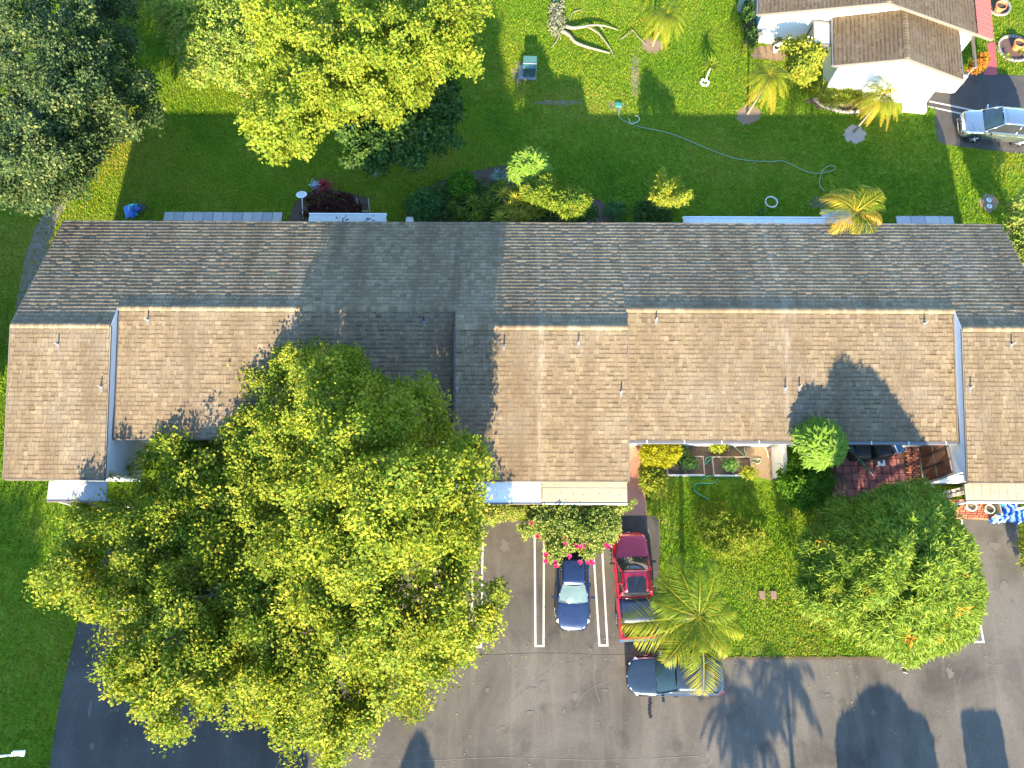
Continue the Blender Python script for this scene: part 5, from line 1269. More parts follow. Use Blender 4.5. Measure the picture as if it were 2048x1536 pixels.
# pick-up truck
red = car_paint('paint_red', (.42, .012, .030), .25, .28)
a, c = G(1258, 1070, .95), G(1277, 1272, .8)
tl = 5.1; tc = (a + c) / 2
tdir = a - c; trz = math.atan2(tdir.y, tdir.x)
PICK = dict(L=5.15, W=1.86, H=1.72, zb=1.14, gh=(.40, .43, .62, .745), zh=.94, ax=(.19, .81), wb=.88, wr=.73, R=.38, zl=.38, sunroof=True, glass=M['glass_dark'], mirror=M['black'], cat='pickup truck', zt=1.05,
            stations=[(0, .80, .60), (.02, .96, .66), (.10, 1.0, .68), (.36, 1.0, .68), (.375, 1.0, 1.10), (.42, 1.0, 1.12), (.6, 1.0, 1.12), (.74, 1.0, 1.12), (.80, .99, 1.10), (.90, .97, 1.03), (.96, .93, .98), (.985, .86, .86), (1.0, .7, .70)])
tk = vehicle('red_pickup', 'red crew cab pickup truck with sunroof parked nose to the walk', (tc.x, tc.y, 0), trz, PICK, red)
hw = .93; xr = -5.15 / 2
for s in (1, -1):
    g = B(); g.box(xr + .05, xr + 1.93, s * (hw - .01) - .06 - (.0), s * (hw - .01) + .0 if s > 0 else s * (hw - .01) + .06, .6, 1.12) if False else g.box(xr + .05, xr + 1.93, min(s * (hw - .10), s * (hw - .005)), max(s * (hw - .10), s * (hw - .005)), .6, 1.10)
    g.build('bed_side', red, tk)
    g = B(); g.box(xr + .04, xr + 1.95, min(s * (hw - .115), s * (hw + .004)), max(s * (hw - .115), s * (hw + .004)), 1.101, 1.125); g.build('bed_rail', M['black'] if s < 0 else red, tk)
g = B(); g.box(xr + .03, xr + .11, -.82, .82, .6, 1.11); g.build('tailgate', red, tk)
g = B(); g.box(xr + .112, xr + 1.9, -.825, .825, .70, .72); g.build('bed_floor', M['black'], tk)
g = B(); g.grid(lambda u, v: (xr + .78 + u * 1.14, (v - .5) * 1.66, 1.13 + .02 * math.sin(math.pi * v)), 4, 6); tv = g.build('bed_cover', car_paint('cover_navy', (.012, .020, .055), .1, .35), tk, smooth=True); tv.modifiers.new('s', 'SOLIDIFY').thickness = .03
g = B(); g.box(xr - .10, xr + .02, -.9, .9, .42, .60); g.build('rear_bumper', M['chrome'], tk)
for s in (1, -1):
    g = B(); g.tube([((.43 - .5) * 5.15, s * .60, 1.80), ((.62 - .5) * 5.15, s * .60, 1.80)], .02, 6); g.build('roof_rail', M['black'], tk)

# ------------------------------------------------------------------ objects
def simple(name, build, mat, label, cat, loc=(0, 0, 0), group=None, smooth=False):
    q = B(); build(q); o = q.build(name, mat, None, smooth); o.location = loc; tag(o, label, cat, group); return o
# transformer on its pad
tp = G(1056, 148); tr = thing('transformer_box', tp, 'dark green transformer cabinet on a concrete pad in the back lawn', 'utility box', rz=-.05)
q = B(); q.box(-.62, .55, -.5, .62, 0, .08); q.build('pad', M['concrete'], tr)
q = B(); q.box(-.30, .5, -.3, .55, .08, .85); q.build('cabinet', M['green_metal'], tr)
q = B(); q.hexa([(-.34, -.34, .852), (.54, -.34, .852), (.54, .6, .852), (-.34, .6, .852), (-.33, -.33, .88), (.53, -.33, .88), (.53, .59, .95), (-.33, .59, .95)]); lid = q.build('lid', plain('green_lid', (.05, .13, .12), .4), tr)
q = B(); q.box(-.34, .54, -.02, .01, .925, .94); q.build('lid_seam', M['alu'], lid)
ib = G(1237, 211); q = B(); q.hexa([(-.22, -.18, 0), (.22, -.18, 0), (.22, .18, 0), (-.22, .18, 0), (-.19, -.15, .12), (.19, -.15, .12), (.19, .15, .12), (-.19, .15, .12)])
vb = thing('valve_box', ib, 'small teal valve box in the lawn where the hose begins', 'utility box', rz=-.1); q.build('housing', M['teal'], vb)
for k in range(4):
    q = B(); q.box(-.15, .15, -.12 + k * .07, -.08 + k * .07, .12, .135); q.build('lid_rib', M['teal'], vb)
# hoses
def hose(name, px, mat, label, r=.022, z=.03, cat='hose'):
    pts = smooth_path([(*G(u, v).to_tuple()[:2], z) for u, v in px], 6); q = B(); q.tube(pts, r, 6); tag(q.build(name, mat, None, True), label, cat)
hose('lawn_hose', [(1237, 222), (1240, 238), (1262, 250), (1290, 258), (1330, 266), (1370, 280), (1410, 297), (1460, 316), (1500, 323), (1540, 325), (1565, 324), (1590, 335), (1615, 346), (1640, 348), (1662, 343), (1670, 338), (1660, 333), (1647, 339), (1640, 352), (1638, 372), (1648, 384)], M['hose_pale'], 'long pale green hose snaking across the shaded back lawn', .018, .09)
hose('hose_loop', [(1257, 238), (1262, 248), (1276, 244), (1278, 236), (1270, 232)], M['hose_white'], 'pale hose loop at the shadow edge near the valve box', .02, .06)
hose('garden_hose', [(1418, 1000), (1392, 985), (1388, 972), (1400, 967), (1425, 967), (1434, 958), (1430, 952), (1415, 953), (1404, 958), (1405, 938), (1412, 918), (1424, 914), (1415, 925), (1408, 930)], M['hose_green'], 'green garden hose coiled on the front lawn', .024, .05)
hose('garden_hose', [(1440, 884), (1458, 886), (1480, 905), (1498, 920), (1515, 928), (1522, 920), (1512, 918), (1497, 918), (1488, 900), (1492, 884)], M['hose_pale'], 'pale green hose looped over the courtyard mulch', .022, .05)
hose('white_hose', [(1484, 884), (1500, 890), (1520, 884), (1532, 900), (1536, 915)], M['hose_white'], 'white hose curling beside the pale wall', .018, .05)
# courtyard privacy wall
def wallbox(name, pxA, pxB, th, h, mat, label, cat):
    a, c = G(*pxA), G(*pxB); d = (c - a); rt = thing(name, (a.x, a.y, 0), label, cat, rz=math.atan2(d.y, d.x))
    q = B(); q.box(0, d.length, -th / 2, th / 2, 0, h - .05); q.build('panel', mat, rt); q = B(); q.box(-.03, d.length + .03, -th / 2 - .03, th / 2 + .03, h - .05, h); q.build('coping', mat, rt); return rt
wallbox('privacy_wall', (1542, 862), (1548, 958), .16, 1.75, M['stucco_grey'] if False else plain('stucco_offwhite', (.42, .41, .37), .85, var=.18, scale=2), 'pale stucco privacy wall between garden beds and shrub', 'wall')
# raised beds
def bed(u0, u1, v0, v1, label):
    a, c = G(u0, v1), G(u1, v0); rt = thing('raised_bed', (a.x, a.y, 0), label, 'garden bed', 'raised beds in the courtyard'); w, h = c.x - a.x, c.y - a.y
    for (xa, xb, ya, yb, m_) in ((0, w, -.07, 0, M['wood_pale']), (0, w, h, h + .06, M['wood']), (-.06, 0, -.07, h + .06, M['wood']), (w, w + .06, -.07, h + .06, M['wood'])):
        q = B(); q.box(xa, xb, ya, yb, 0, .24); q.build('board', m_, rt)
    q = B(); q.grid(lambda u, v: (u * w, v * h, .16 + .03 * math.sin(u * 17) * math.cos(v * 9)), 12, 5); q.build('soil', M['soil'], rt, smooth=True)
bed(1335, 1403, 916, 950, 'left wooden raised bed holding dark soil and one green plant'); bed(1427, 1497, 917, 951, 'right wooden raised bed next to the bark mulch')
# low stone wall stubs by the end unit
q = B(); pw = G(1880, 1000); sw = thing('garden_wall', pw, 'rough pale stone wall stub at the corner by the bronze doors', 'wall', rz=.22)
for i in range(7):
    for j in range(2):
        q = B(); x = -.55 + i * .3 + (.1 if j else 0); h_ = .5 + random.uniform(-.06, .08) + (.5 if i > 4 else 0); q.hexa([(x, j * .2, 0), (x + .28, j * .2, 0), (x + .28, j * .2 + .19, 0), (x, j * .2 + .19, 0), (x + .02, j * .2 + .02, h_), (x + .26, j * .2 + .02, h_ + random.uniform(-.04, .04)), (x + .26, j * .2 + .17, h_), (x + .02, j * .2 + .17, h_ + .02)])
        q.build('stone', M['stone_edge'], sw)
# dark framed screen gate
gp = G(1812, 884); gt_ = thing('screen_gate', gp, 'open dark framed screen gate over the brick path', 'gate', rz=-.12)
for (x0_, x1_, z0_, z1_) in ((0, .06, 0, 1.7), (.62, .67, 0, 1.7), (1.25, 1.31, 0, 1.7)):
    q = B(); q.box(x0_, x1_, -.03, .03, z0_, z1_); q.build('stile', M['bronze'], gt_)
for z in (.02, .85, 1.66):
    q = B(); q.box(.06, 1.25, -.025, .025, z, z + .06); q.build('rail', M['bronze'], gt_)
# covered grill, second covered item, chair, stool, folded umbrella
def cover_shape(name, loc, sx, sy, h, label, cat, mat, rz=0, seed=0):
    r = random.Random(seed); q = B()
    rings = [(1.12, 0), (1.08, .2), (1.0, .55), (.92, .85), (.6, 1.0)]
    n = 22
    for (f, z) in rings:
        for k in range(n):
            a = 2 * math.pi * k / n; w = 1 + .06 * math.sin(a * 7 + seed) * (1.15 - z); cx = math.copysign(abs(math.cos(a)) ** .6, math.cos(a)); cy = math.copysign(abs(math.sin(a)) ** .6, math.sin(a))
            q.v.append((sx * f * w * cx, sy * f * w * cy, h * z))
    for i in range(len(rings) - 1):
        q.f += [(i * n + k, i * n + (k + 1) % n, (i + 1) * n + (k + 1) % n, (i + 1) * n + k) for k in range(n)]
    q.f.append(tuple(range((len(rings) - 1) * n, len(rings) * n)))
    rt = thing(name, loc, label, cat, rz=rz); q.build('cover', mat, rt, smooth=True)
    q = B(); q.tube([(sx * 1.13 * math.copysign(abs(math.cos(2 * math.pi * k / 16)) ** .6, math.cos(2 * math.pi * k / 16)), sy * 1.13 * math.copysign(abs(math.sin(2 * math.pi * k / 16)) ** .6, math.sin(2 * math.pi * k / 16)), .02) for k in range(17)], .018, 5); q.build('hem', mat, rt)
    return rt
cover_shape('covered_grill', G(1752, 908), .55, .42, 1.1, 'black covered grill standing on the red pavers by the eave', 'grill', M['dark_cover'], .2, 1)
cover_shape('covered_table', G(1712, 905), .6, .5, .85, 'black covered patio table left of the grill', 'table', M['dark_cover'], -.15, 2)
cover_shape('covered_unit', G(1488, 15), .42, .5, .95, 'olive covered air unit beside the neighbour house', 'air conditioner', M['olive_tarp'], -.15, 3)
cover_shape('soil_heap', G(1672, 968), .42, .55, .5, 'dark heap beside the red pavers next to the round shrub', 'heap', M['soil'], .1, 4)
def chair(name, loc, rz, label, mat, seatmat=None):
    rt = thing(name, loc, label, 'chair', rz=rz); seatmat = seatmat or mat
    q = B(); q.box(-.25, .25, -.25, .25, .42, .46); q.build('seat', seatmat, rt)
    q = B(); q.hexa([(-.25, .22, .5), (.25, .22, .5), (.25, .27, .5), (-.25, .27, .5), (-.23, .36, .95), (.23, .36, .95), (.23, .41, .95), (-.23, .41, .95)]); q.build('backrest', seatmat, rt)
    for sx in (-.22, .22):
        for sy in (-.22, .22):
            q = B(); q.tube([(sx, sy, 0), (sx, sy, .42)], .02, 6); q.build('leg', mat, rt)
        q = B(); q.tube([(sx * 1.15, -.24, .42), (sx * 1.15, -.24, .66), (sx * 1.15, .3, .68)], .02, 6); q.build('armrest', mat, rt)
    return rt
chair('patio_chair', G(1788, 900), .3, 'white framed patio chair with blue seat beside the grill', M['white_plastic'], plain('blue_seat', (.05, .18, .40), .6))
chair('garden_chair', G(636, 378), 2.9, 'blue grey plastic chair beside the crimson plant', M['grey_plastic'])
chair('lounge_chair', G(288, 424), 2.6, 'dark grey folding chair next to blue cushions behind the row', M['black'], plain('dark_grey_fabric', (.06, .065, .08), .7))
st_ = thing('stool', G(1757, 927), 'small white square stool on the red pavers', 'stool')
q = B(); q.box(-.19, .19, -.19, .19, .30, .34); q.build('seat', M['white_plastic'], st_)
q = B(); q.box(-.05, .05, -.06, .09, .341, .352); q.build('slot', M['black'], st_)
for sx in (-.15, .15):
    for sy in (-.15, .15):
        q = B(); q.box(sx - .02, sx + .02, sy - .02, sy + .02, 0, .3); q.build('leg', M['white_plastic'], st_)
um = thing('folded_umbrella', G(1700, 915), 'dark green folded umbrella lying across the red pavers', 'umbrella')
e0, e1 = Vector((-.35, .45, .75)), G(1736, 946) - G(1700, 915) + Vector((0, 0, .25))
q = B(); q.tube(smooth_path([e0, e0.lerp(e1, .3), e0.lerp(e1, .7), e1], 4), [.16, .17, .16, .15, .14, .13, .12, .11, .1, .09, .08, .07, .05], 9); q.build('canopy', plain('umbrella_green', (.012, .045, .035), .7), um, smooth=True)
q = B(); q.tube([e1, e1 + (e1 - e0).normalized() * .25], .02, 6); q.build('pole', M['white_plastic'], um)
bk = thing('green_bucket', G(1797, 891), 'small bright green bucket by the patio chair', 'bucket'); q = B(); q.lathe([(.09, 0), (.13, .24), (.115, .235), (.08, .04)], (0, 0, 0), 14); q.build('pail', plain('bright_green', (.05, .5, .05), .5), bk); q = B(); q.tube([(-.13, 0, .23), (-.08, 0, .33), (.08, 0, .33), (.13, 0, .23)], .008, 5); q.build('handle', M['white_plastic'], bk)
# pots
def pot(name, loc, r, h, mat, label, fill, cat='pot'):
    rt = thing(name, loc, label, cat); q = B(); q.lathe([(r * .7, 0), (r * .95, h * .8), (r * 1.08, h * .82), (r * 1.08, h), (r * .93, h), (r * .88, h * .75), (.02, h * .74)], (0, 0, 0), 20); q.build('shell', mat, rt, smooth=False)
    q = B(); q.lathe([(r * .9, h * .755), (r * .88, h * .80), (.02, h * .82)], (0, 0, 0), 16); q.build('fill', fill, rt)
    return rt
pot('planter_pot', G(1935, 1014), .25, .38, M['pot_glaze'], 'large pale pot of dry soil on the brick apron', M['mulch'])
pot('planter_pot', G(1972, 1020), .23, .36, plain('sage_glaze', (.40, .48, .38), .5), 'sage green pot with dark soil left of the blue sheet', M['soil'])
pot('small_pot', G(1911, 1012), .11, .2, M['black'], 'small black pot between the yellow plant and pale pot', M['soil'])
pot('terracotta_pot', G(2030, 97), .33, .5, M['terracotta'], 'round terracotta pot in the lower round stone bed', M['soil'])
pot('terracotta_pot', G(1994, 22), .34, .5, M['terracotta'], 'round terracotta pot in the upper stone bed by red roof', M['soil'])
pot('grey_planter', G(2046, 96), .34, .3, M['stone_edge'], 'grey stone planter at the right edge beside terracotta pot', M['soil'])
pot('white_pot', G(1550, 102), .2, .34, M['white_plastic'], 'white pot holding the spiky plant near the wall', M['soil'])
# stone rings
def stone_ring(name, u, v, R, n, h, label, size=.13, a0=0, a1=2 * math.pi):
    c = G(u, v); rt = thing(name, c, label, 'edging')
    q = B(); s_ = size; q.hexa([(-s_, -s_ * .7, 0), (s_, -s_ * .7, 0), (s_, s_ * .7, 0), (-s_, s_ * .7, 0), (-s_ * .8, -s_ * .5, h), (s_ * .8, -s_ * .5, h), (s_ * .8, s_ * .5, h * .9), (-s_ * .8, s_ * .5, h * .9)])
    me_ = bpy.data.meshes.new('stone'); me_.from_pydata(q.v, [], q.f); me_.materials.append(M['stone_edge'] if n > 20 else M['awn_white'])
    for k in range(n):
        a = a0 + (a1 - a0) * k / n; o = bpy.data.objects.new('stone', me_); o.location = (R * math.cos(a), R * math.sin(a), 0); o.rotation_euler = (0, 0, a + math.pi / 2 + random.uniform(-.15, .15)); link(o, rt)
    return rt
stone_ring('stone_ring', 2027, 98, 1.02, 26, .14, 'ring of grey stones around the lower bed with terracotta pot', .12)
stone_ring('stone_ring', 1996, 14, .75, 22, .14, 'ring of pale stones around the bed by red metal roof', .11)
stone_ring('tree_ring', 1542, 405, .36, 18, .12, 'white scalloped edging ring in the shaded lawn', .045)
stone_ring('sapling_ring', 1409, 166, .24, 6, .12, 'broken white block ring around the staked sapling', .09)
# edging of the bed under the gable
eb = thing('bed_edging', G(1660, 210), 'curved row of grey stones edging the bed below white gable', 'edging')
pp = smooth_path([(*G(u, v).to_tuple()[:2], 0) for u, v in [(1630, 200), (1645, 212), (1665, 220), (1690, 225), (1715, 224)]], 5)
q = B(); s_ = .11; q.hexa([(-s_, -s_ * .7, 0), (s_, -s_ * .7, 0), (s_, s_ * .7, 0), (-s_, s_ * .7, 0), (-s_ * .8, -s_ * .5, .15), (s_ * .8, -s_ * .5, .15), (s_ * .8, s_ * .5, .13), (-s_ * .8, s_ * .5, .13)])
me_ = bpy.data.meshes.new('stone'); me_.from_pydata(q.v, [], q.f); me_.materials.append(M['stone_edge'])
for k, p in enumerate(pp):
    o = bpy.data.objects.new('stone', me_); o.location = p - eb.location; o.rotation_euler = (0, 0, random.uniform(0, 3)); link(o, eb)
# stake of sapling
q = B(); q.tube([(0, 0, 0), (.08, .05, 1.1)], .03, 6); o = q.build('sapling_stake', M['white_plastic'], None); o.location = G(1409, 164); tag(o, 'pale leaning stake inside the broken white ring', 'stake')
# valve lids
for (u, v, lab) in [(1977, 401, 'upper round white utility lid in the mulch circle'), (1978, 413, 'lower round white utility lid in the mulch circle')]:
    vl = thing('utility_lid', G(u, v), lab, 'lid'); q = B(); q.lathe([(.15, 0), (.16, .05), (.14, .07), (.02, .075)], (0, 0, 0), 18); q.build('cap', M['pot_glaze'], vl); q = B(); q.lathe([(.05, .073), (.05, .09), (.01, .092)], (0, 0, 0), 10); q.build('boss', M['gutter'], vl)
# fallen branch
fbz = thing('fallen_branch', G(1130, 62), 'pale fallen branch forked across the sunny back lawn', 'branch'); b0 = fbz.location
def limb(px, r0, r1, name):
    pts = smooth_path([(*(G(u, v) - b0).to_tuple()[:2], z) for u, v, z in px], 5); q = B(); q.tube(pts, [r0 + (r1 - r0) * i / (len(pts) - 1) for i in range(len(pts))], 8); q.build(name, M['branch'], fbz, smooth=True)
limb([(1130, 56, .15), (1145, 61, .22), (1165, 61, .3), (1180, 58, .3), (1205, 57, .25), (1235, 62, .1)], .13, .03, 'limb')
limb([(1122, 64, .13), (1138, 74, .15), (1150, 88, .16), (1175, 98, .16), (1200, 104, .13), (1219, 108, .08)], .14, .05, 'limb')
limb([(1175, 61, .3), (1195, 72, .25), (1210, 88, .2), (1222, 103, .1), (1228, 116, .05)], .06, .025, 'limb')
limb([(1190, 57, .28), (1200, 59, .25), (1208, 64, .1)], .04, .015, 'twig')
limb([(1120, 68, .1), (1112, 85, .08), (1102, 96, .04)], .05, .02, 'twig')
for px, lab in ([[(1240, 80, .05), (1255, 73, .2), (1265, 64, .12), (1278, 78, .1), (1292, 90, .04)], 'thin bent twig lying left of the small palm'], [[(1138, 46, .03), (1145, 28, .1), (1163, 21, .05)], 'short dry twig above the fallen branch']):
    pts = smooth_path([(*G(u, v).to_tuple()[:2], z) for u, v, z in px], 4); q = B(); q.tube(pts, .025, 6); tag(q.build('twig', M['branch'], None), lab, 'twig')
# satellite dish on a pole
ds = thing('dish_antenna', G(606, 436), 'white oval dish on a thin pole behind the row', 'dish'); d0 = ds.location; top = G(604, 392, 2.2) - d0
q = B(); q.tube([(0, 0, 0), tuple(Vector((top.x * .5, top.y * .5, 1.1))), tuple(top)], .025, 7); q.build('pole', M['white_plastic'], ds)
q = B(); Mx = Matrix.Translation(top + Vector((0, .02, .12))) @ Matrix.Rotation(-.25, 4, 'X'); n = 24
vs = []
for (r_, z) in ((.0, -.03), (.12, -.025), (.24, -.008), (.30, .01), (.31, .0), (.24, -.03), (.05, -.06)):
    for k in range(n): vs.append(tuple(Mx @ Vector((r_ * math.cos(2 * math.pi * k / n), r_ * .9 * math.sin(2 * math.pi * k / n), z))))
q.add(vs, [(i * n + k, i * n + (k + 1) % n, (i + 1) * n + (k + 1) % n, (i + 1) * n + k) for i in range(6) for k in range(n)]); dd = q.build('dish', M['white_plastic'], ds, smooth=True)
for k in range(5):
    q = B(); x = -.2 + k * .1; hl_ = math.sqrt(.27 ** 2 - x * x) * .85; q.tube([Mx @ Vector((x, -hl_, .02)), Mx @ Vector((x, hl_, .02))], .012, 5); q.build('slat', M['grey_plastic'], dd)
q = B(); q.tube([top, top + Vector((.1, -.35, .2))], .012, 5); q.build('feed_arm', M['white_plastic'], ds)
# blue cushions behind the row
cu = thing('blue_cushions', G(268, 430), 'folded blue and turquoise lounger cushion on the shaded grass', 'cushion')
for k, (dx, dy, rz_, cc) in enumerate([(-.15, .1, .3, (.02, .16, .50)), (.1, .15, .2, (.03, .38, .50)), (.25, .0, -.6, (.02, .10, .45))]):
    q = B(); q.grid(lambda u, v: ((u - .5) * .55, (v - .5) * .75, .35 + .12 * math.sin(u * 3.1) - .25 * (v - .5) ** 2 * (k + 1)), 6, 6); o = q.build('panel', plain('cushion%d' % k, cc, .7), cu, smooth=True); o.location = (dx, dy, .12 * k); o.rotation_euler = (.2, 0, rz_); o.modifiers.new('s', 'SOLIDIFY').thickness = .08
# grey vent box on rear wall
vb_ = G(818, 436, 2.6); vb_.z = 0; vbx = thing('vent_box', vb_, 'beige utility box on the rear wall beside the blue green bush', 'utility box'); q = B(); q.hexa([(-.2, -.5, 2.2), (.2, -.5, 2.2), (.2, .12, 2.2), (-.2, .12, 2.2), (-.18, -.5, 2.62), (.18, -.5, 2.62), (.18, .1, 2.55), (-.18, .1, 2.55)]); q.build('housing', M['wood_pale'], vbx)
q = B(); q.tube([(0, -.4, 0), (0, -.4, 2.2)], .04, 8); q.build('conduit', M['wood_pale'], vbx)
for sx in (-.12, .12):
    for sy in (-.35, 0): q = B(); q.lathe([(.025, 2.55), (.02, 2.64), (.01, 2.645)], (sx, sy, 0), 8); q.build('bolt', M['gutter'], vbx)
# small wooden trellis and bench near the rear
trl = thing('trellis', G(728, 436), 'thin wooden stake frame standing by the porch roof', 'trellis')
for (x0_, y0_, x1_, y1_) in ((-.3, .3, -.2, 1.2), (.35, .1, .5, 1.1), (-.2, .1, .35, .1)):
    q = B(); q.tube([(x0_, y0_, 0.0 if y1_ > y0_ else .6), (x1_, y1_ * .4 if y1_ > .2 else y1_, 1.4 if y1_ > y0_ else .6)], .022, 5); q.build('stake', M['wood_pale'], trl)
# crumpled blue and white sheet
t = NT('marbled_cloth'); wv = t.n('TexWave'); wv.inputs['Scale'].default_value = 1.1; wv.inputs['Distortion'].default_value = 9; wv.inputs['Detail'].default_value = 3; wv.inputs['Detail Scale'].default_value = 1.2
t.l(t.pos(), wv.inputs['Vector']); t.princ(t.ramp(wv.outputs[0], [(.1, (.015, .07, .42)), (.4, (.02, .22, .55)), (.6, (.03, .45, .62)), (.75, (.75, .78, .80)), (1.0, (.78, .8, .8))]), .75)
cs = thing('crumpled_sheet', G(2005, 1030), 'crumpled blue turquoise and white cloth at the parking stall corner', 'cloth'); c0 = cs.location
outl = [(1972, 1040), (1985, 1028), (1998, 1022), (1990, 1000), (2000, 995), (2022, 993), (2030, 1010), (2045, 1030), (2042, 1048), (2028, 1050), (2015, 1045), (1995, 1048), (1978, 1048)]
wp = np.array(W(outl)); lo, hi = wp.min(0), wp.max(0); r = np.random.default_rng(3); q = B(); nn = 40
gx, gy = np.meshgrid(np.linspace(lo[0], hi[0], nn), np.linspace(lo[1], hi[1], nn)); PP = np.stack([gx.ravel(), gy.ravel()], 1); ins = pip(wp, PP); ed = edge_dist(wp, PP)
ph = r.uniform(0, 6, 6); zz = np.zeros(len(PP))
for k in range(6):
    a = r.uniform(0, 3.14); fq = r.uniform(5, 13); zz += np.abs(np.sin((PP[:, 0] * math.cos(a) + PP[:, 1] * math.sin(a)) * fq + ph[k] + 1.2 * np.sin(PP[:, 0] * 3 + k))) * .07
zz = (zz + .08) * np.clip(ed / .12, .12, 1) * ins + .03
vs = np.concatenate([PP - np.array([c0.x, c0.y]), zz[:, None]], 1); keep = ins.reshape(nn, nn); fs = []
for j in range(nn - 1):
    for i in range(nn - 1):
        if keep[j, i] and keep[j, i + 1] and keep[j + 1, i] and keep[j + 1, i + 1]: fs.append((j * nn + i, j * nn + i + 1, (j + 1) * nn + i + 1, (j + 1) * nn + i))
o = mesh('sheet', vs, fs, t.m, cs, smooth=True); o.modifiers.new('s', 'SOLIDIFY').thickness = .01
q = B(); q.box(-.42, -.36, .0, .85, .0, .55); q.build('support_board', M['wood'], cs)
# two stepping stones in the front lawn
for (u, v, lab) in [(1523, 1190, 'left of two square brown stepping stones in the lawn'), (1546, 1190, 'right of two square brown stepping stones in the lawn')]:
    sp_ = thing('stepping_stone', G(u, v), lab, 'stone'); q = B(); q.hexa([(-.15, -.2, 0), (.15, -.2, 0), (.15, .2, 0), (-.15, .2, 0), (-.14, -.19, .10), (.14, -.19, .10), (.14, .19, .10), (-.14, .19, .10)]); q.build('slab', plain('brown_slab', (.20, .13, .09), .9, var=.3, scale=9, bump=.4), sp_)
# lamp standard at bottom left
lm_ = thing('lamp_standard', Vector((-25.6, -5.6, 0)), 'pale street lamp arm reaching in over the shaded lawn corner', 'street lamp'); l0 = lm_.location
hd = G(36, 1507, 4.6) - l0; ar = G(-30, 1530, 4.5) - l0
q = B(); q.tube([(0, 0, 0), (0, 0, 4.3)], [.08, .06], 8); q.build('pole', M['alu'], lm_)
q = B(); q.tube([(0, 0, 4.3), tuple(hd - Vector((.2, .06, .05)))], .045, 7); q.build('arm', M['alu'], lm_)
q = B(); q.hexa([tuple(hd + Vector(p)) for p in ((-.25, -.1, -.06), (.25, -.12, -.06), (.25, .12, -.06), (-.25, .1, -.06), (-.22, -.06, .08), (.2, -.08, .06), (.2, .08, .06), (-.22, .06, .08))]); q.build('lamp_head', M['white_plastic'], lm_)
# pale scuffs, chalk rings and drips on the asphalt
q = B()
def blot(u, v, ru, rv, n=14, z=.0185, j=.5):
    c_ = G(u, v); r_ = ru / 38.0
    q.add([(c_.x + r_ * random.uniform(1 - j, 1 + j) * math.cos(2 * math.pi * k / n), c_.y + r_ * rv / ru * random.uniform(1 - j, 1 + j) * math.sin(2 * math.pi * k / n), z + random.random() * .0015) for k in range(n)], [tuple(range(n))])
for (u, v, a_, b_) in [(1063, 1378, 10, 3), (1086, 1372, 6, 9), (1150, 1392, 5, 6), (1128, 1422, 4, 4), (1210, 1380, 8, 2), (1520, 1380, 6, 7), (1594, 1366, 4, 8), (1606, 1414, 5, 8), (1655, 1390, 6, 3), (1495, 1468, 6, 7), (1408, 1478, 5, 9), (1745, 1424, 6, 5), (180, 1420, 3, 14), (184, 1490, 4, 6), (400, 1450, 4, 3), (975, 1380, 3, 5), (1005, 1455, 4, 3), (1060, 1425, 7, 4), (1010, 1090, 10, 12), (1000, 1170, 5, 14), (1985, 1090, 12, 8), (2010, 1180, 8, 16), (1900, 1345, 6, 10)]: blot(u, v, a_, b_)
struct(q.build('scuff_marks', plain('scuff', (.118, .103, .083), .9, var=.4, scale=18)))
q = B()
for pts_ in ([(1150, 1415), (1165, 1390), (1190, 1372), (1215, 1362)], [(1195, 1300), (1190, 1330), (1188, 1365), (1200, 1405)], [(1020, 1405), (1060, 1370), (1105, 1335), (1115, 1310)], [(1575, 1320), (1578, 1345), (1590, 1360)], [(1930, 1150), (1950, 1170), (1985, 1180), (2005, 1205)], [(1960, 1320), (1985, 1330), (2020, 1325)], [(700, 1510), (820, 1522), (1000, 1515), (1200, 1520), (1400, 1512)]):
    for i_, p_ in enumerate(smooth_path([(*G(u, v).to_tuple()[:2], 0) for u, v in pts_], 6)[:-1]):
        n_ = smooth_path([(*G(u, v).to_tuple()[:2], 0) for u, v in pts_], 6)[i_ + 1]; d_ = (n_ - p_).normalized(); s_ = Vector((-d_.y, d_.x, 0)) * random.uniform(.004, .012)
        q.add([(*(p_ - s_).to_tuple()[:2], .0188), (*(n_ - s_).to_tuple()[:2], .0188), (*(n_ + s_).to_tuple()[:2], .0188), (*(p_ + s_).to_tuple()[:2], .0188)], [(0, 1, 2, 3)])
struct(q.build('crack_lines', plain('crack_pale', (.17, .15, .125), .9, var=.3)))
q = B()
for k in range(420):
    u, v = random.uniform(120, 2040), random.choice([random.uniform(1045, 1300), random.uniform(1290, 1330), random.uniform(1300, 1536)])
    c_ = G(u, v)
    if not pip(road, np.array([[c_.x, c_.y]]))[0]: continue
    a_ = random.uniform(0, 6.28); r_ = random.uniform(.02, .06); q.add([(c_.x + r_ * math.cos(a_), c_.y + r_ * math.sin(a_), .026), (c_.x + r_ * .5 * math.cos(a_ + 1.6), c_.y + r_ * .5 * math.sin(a_ + 1.6), .04), (c_.x - r_ * math.cos(a_), c_.y - r_ * math.sin(a_), .03), (c_.x + r_ * .5 * math.cos(a_ - 1.6), c_.y + r_ * .5 * math.sin(a_ - 1.6), .035)], [(0, 1, 2, 3)])
ll_ = q.build('leaf_litter', plain('dry_litter', (.26, .20, .09), .9, var=.5, scale=3), None, kind='stuff'); ll_['label'] = 'scattered dry leaves on the asphalt'; ll_['category'] = 'leaf litter'
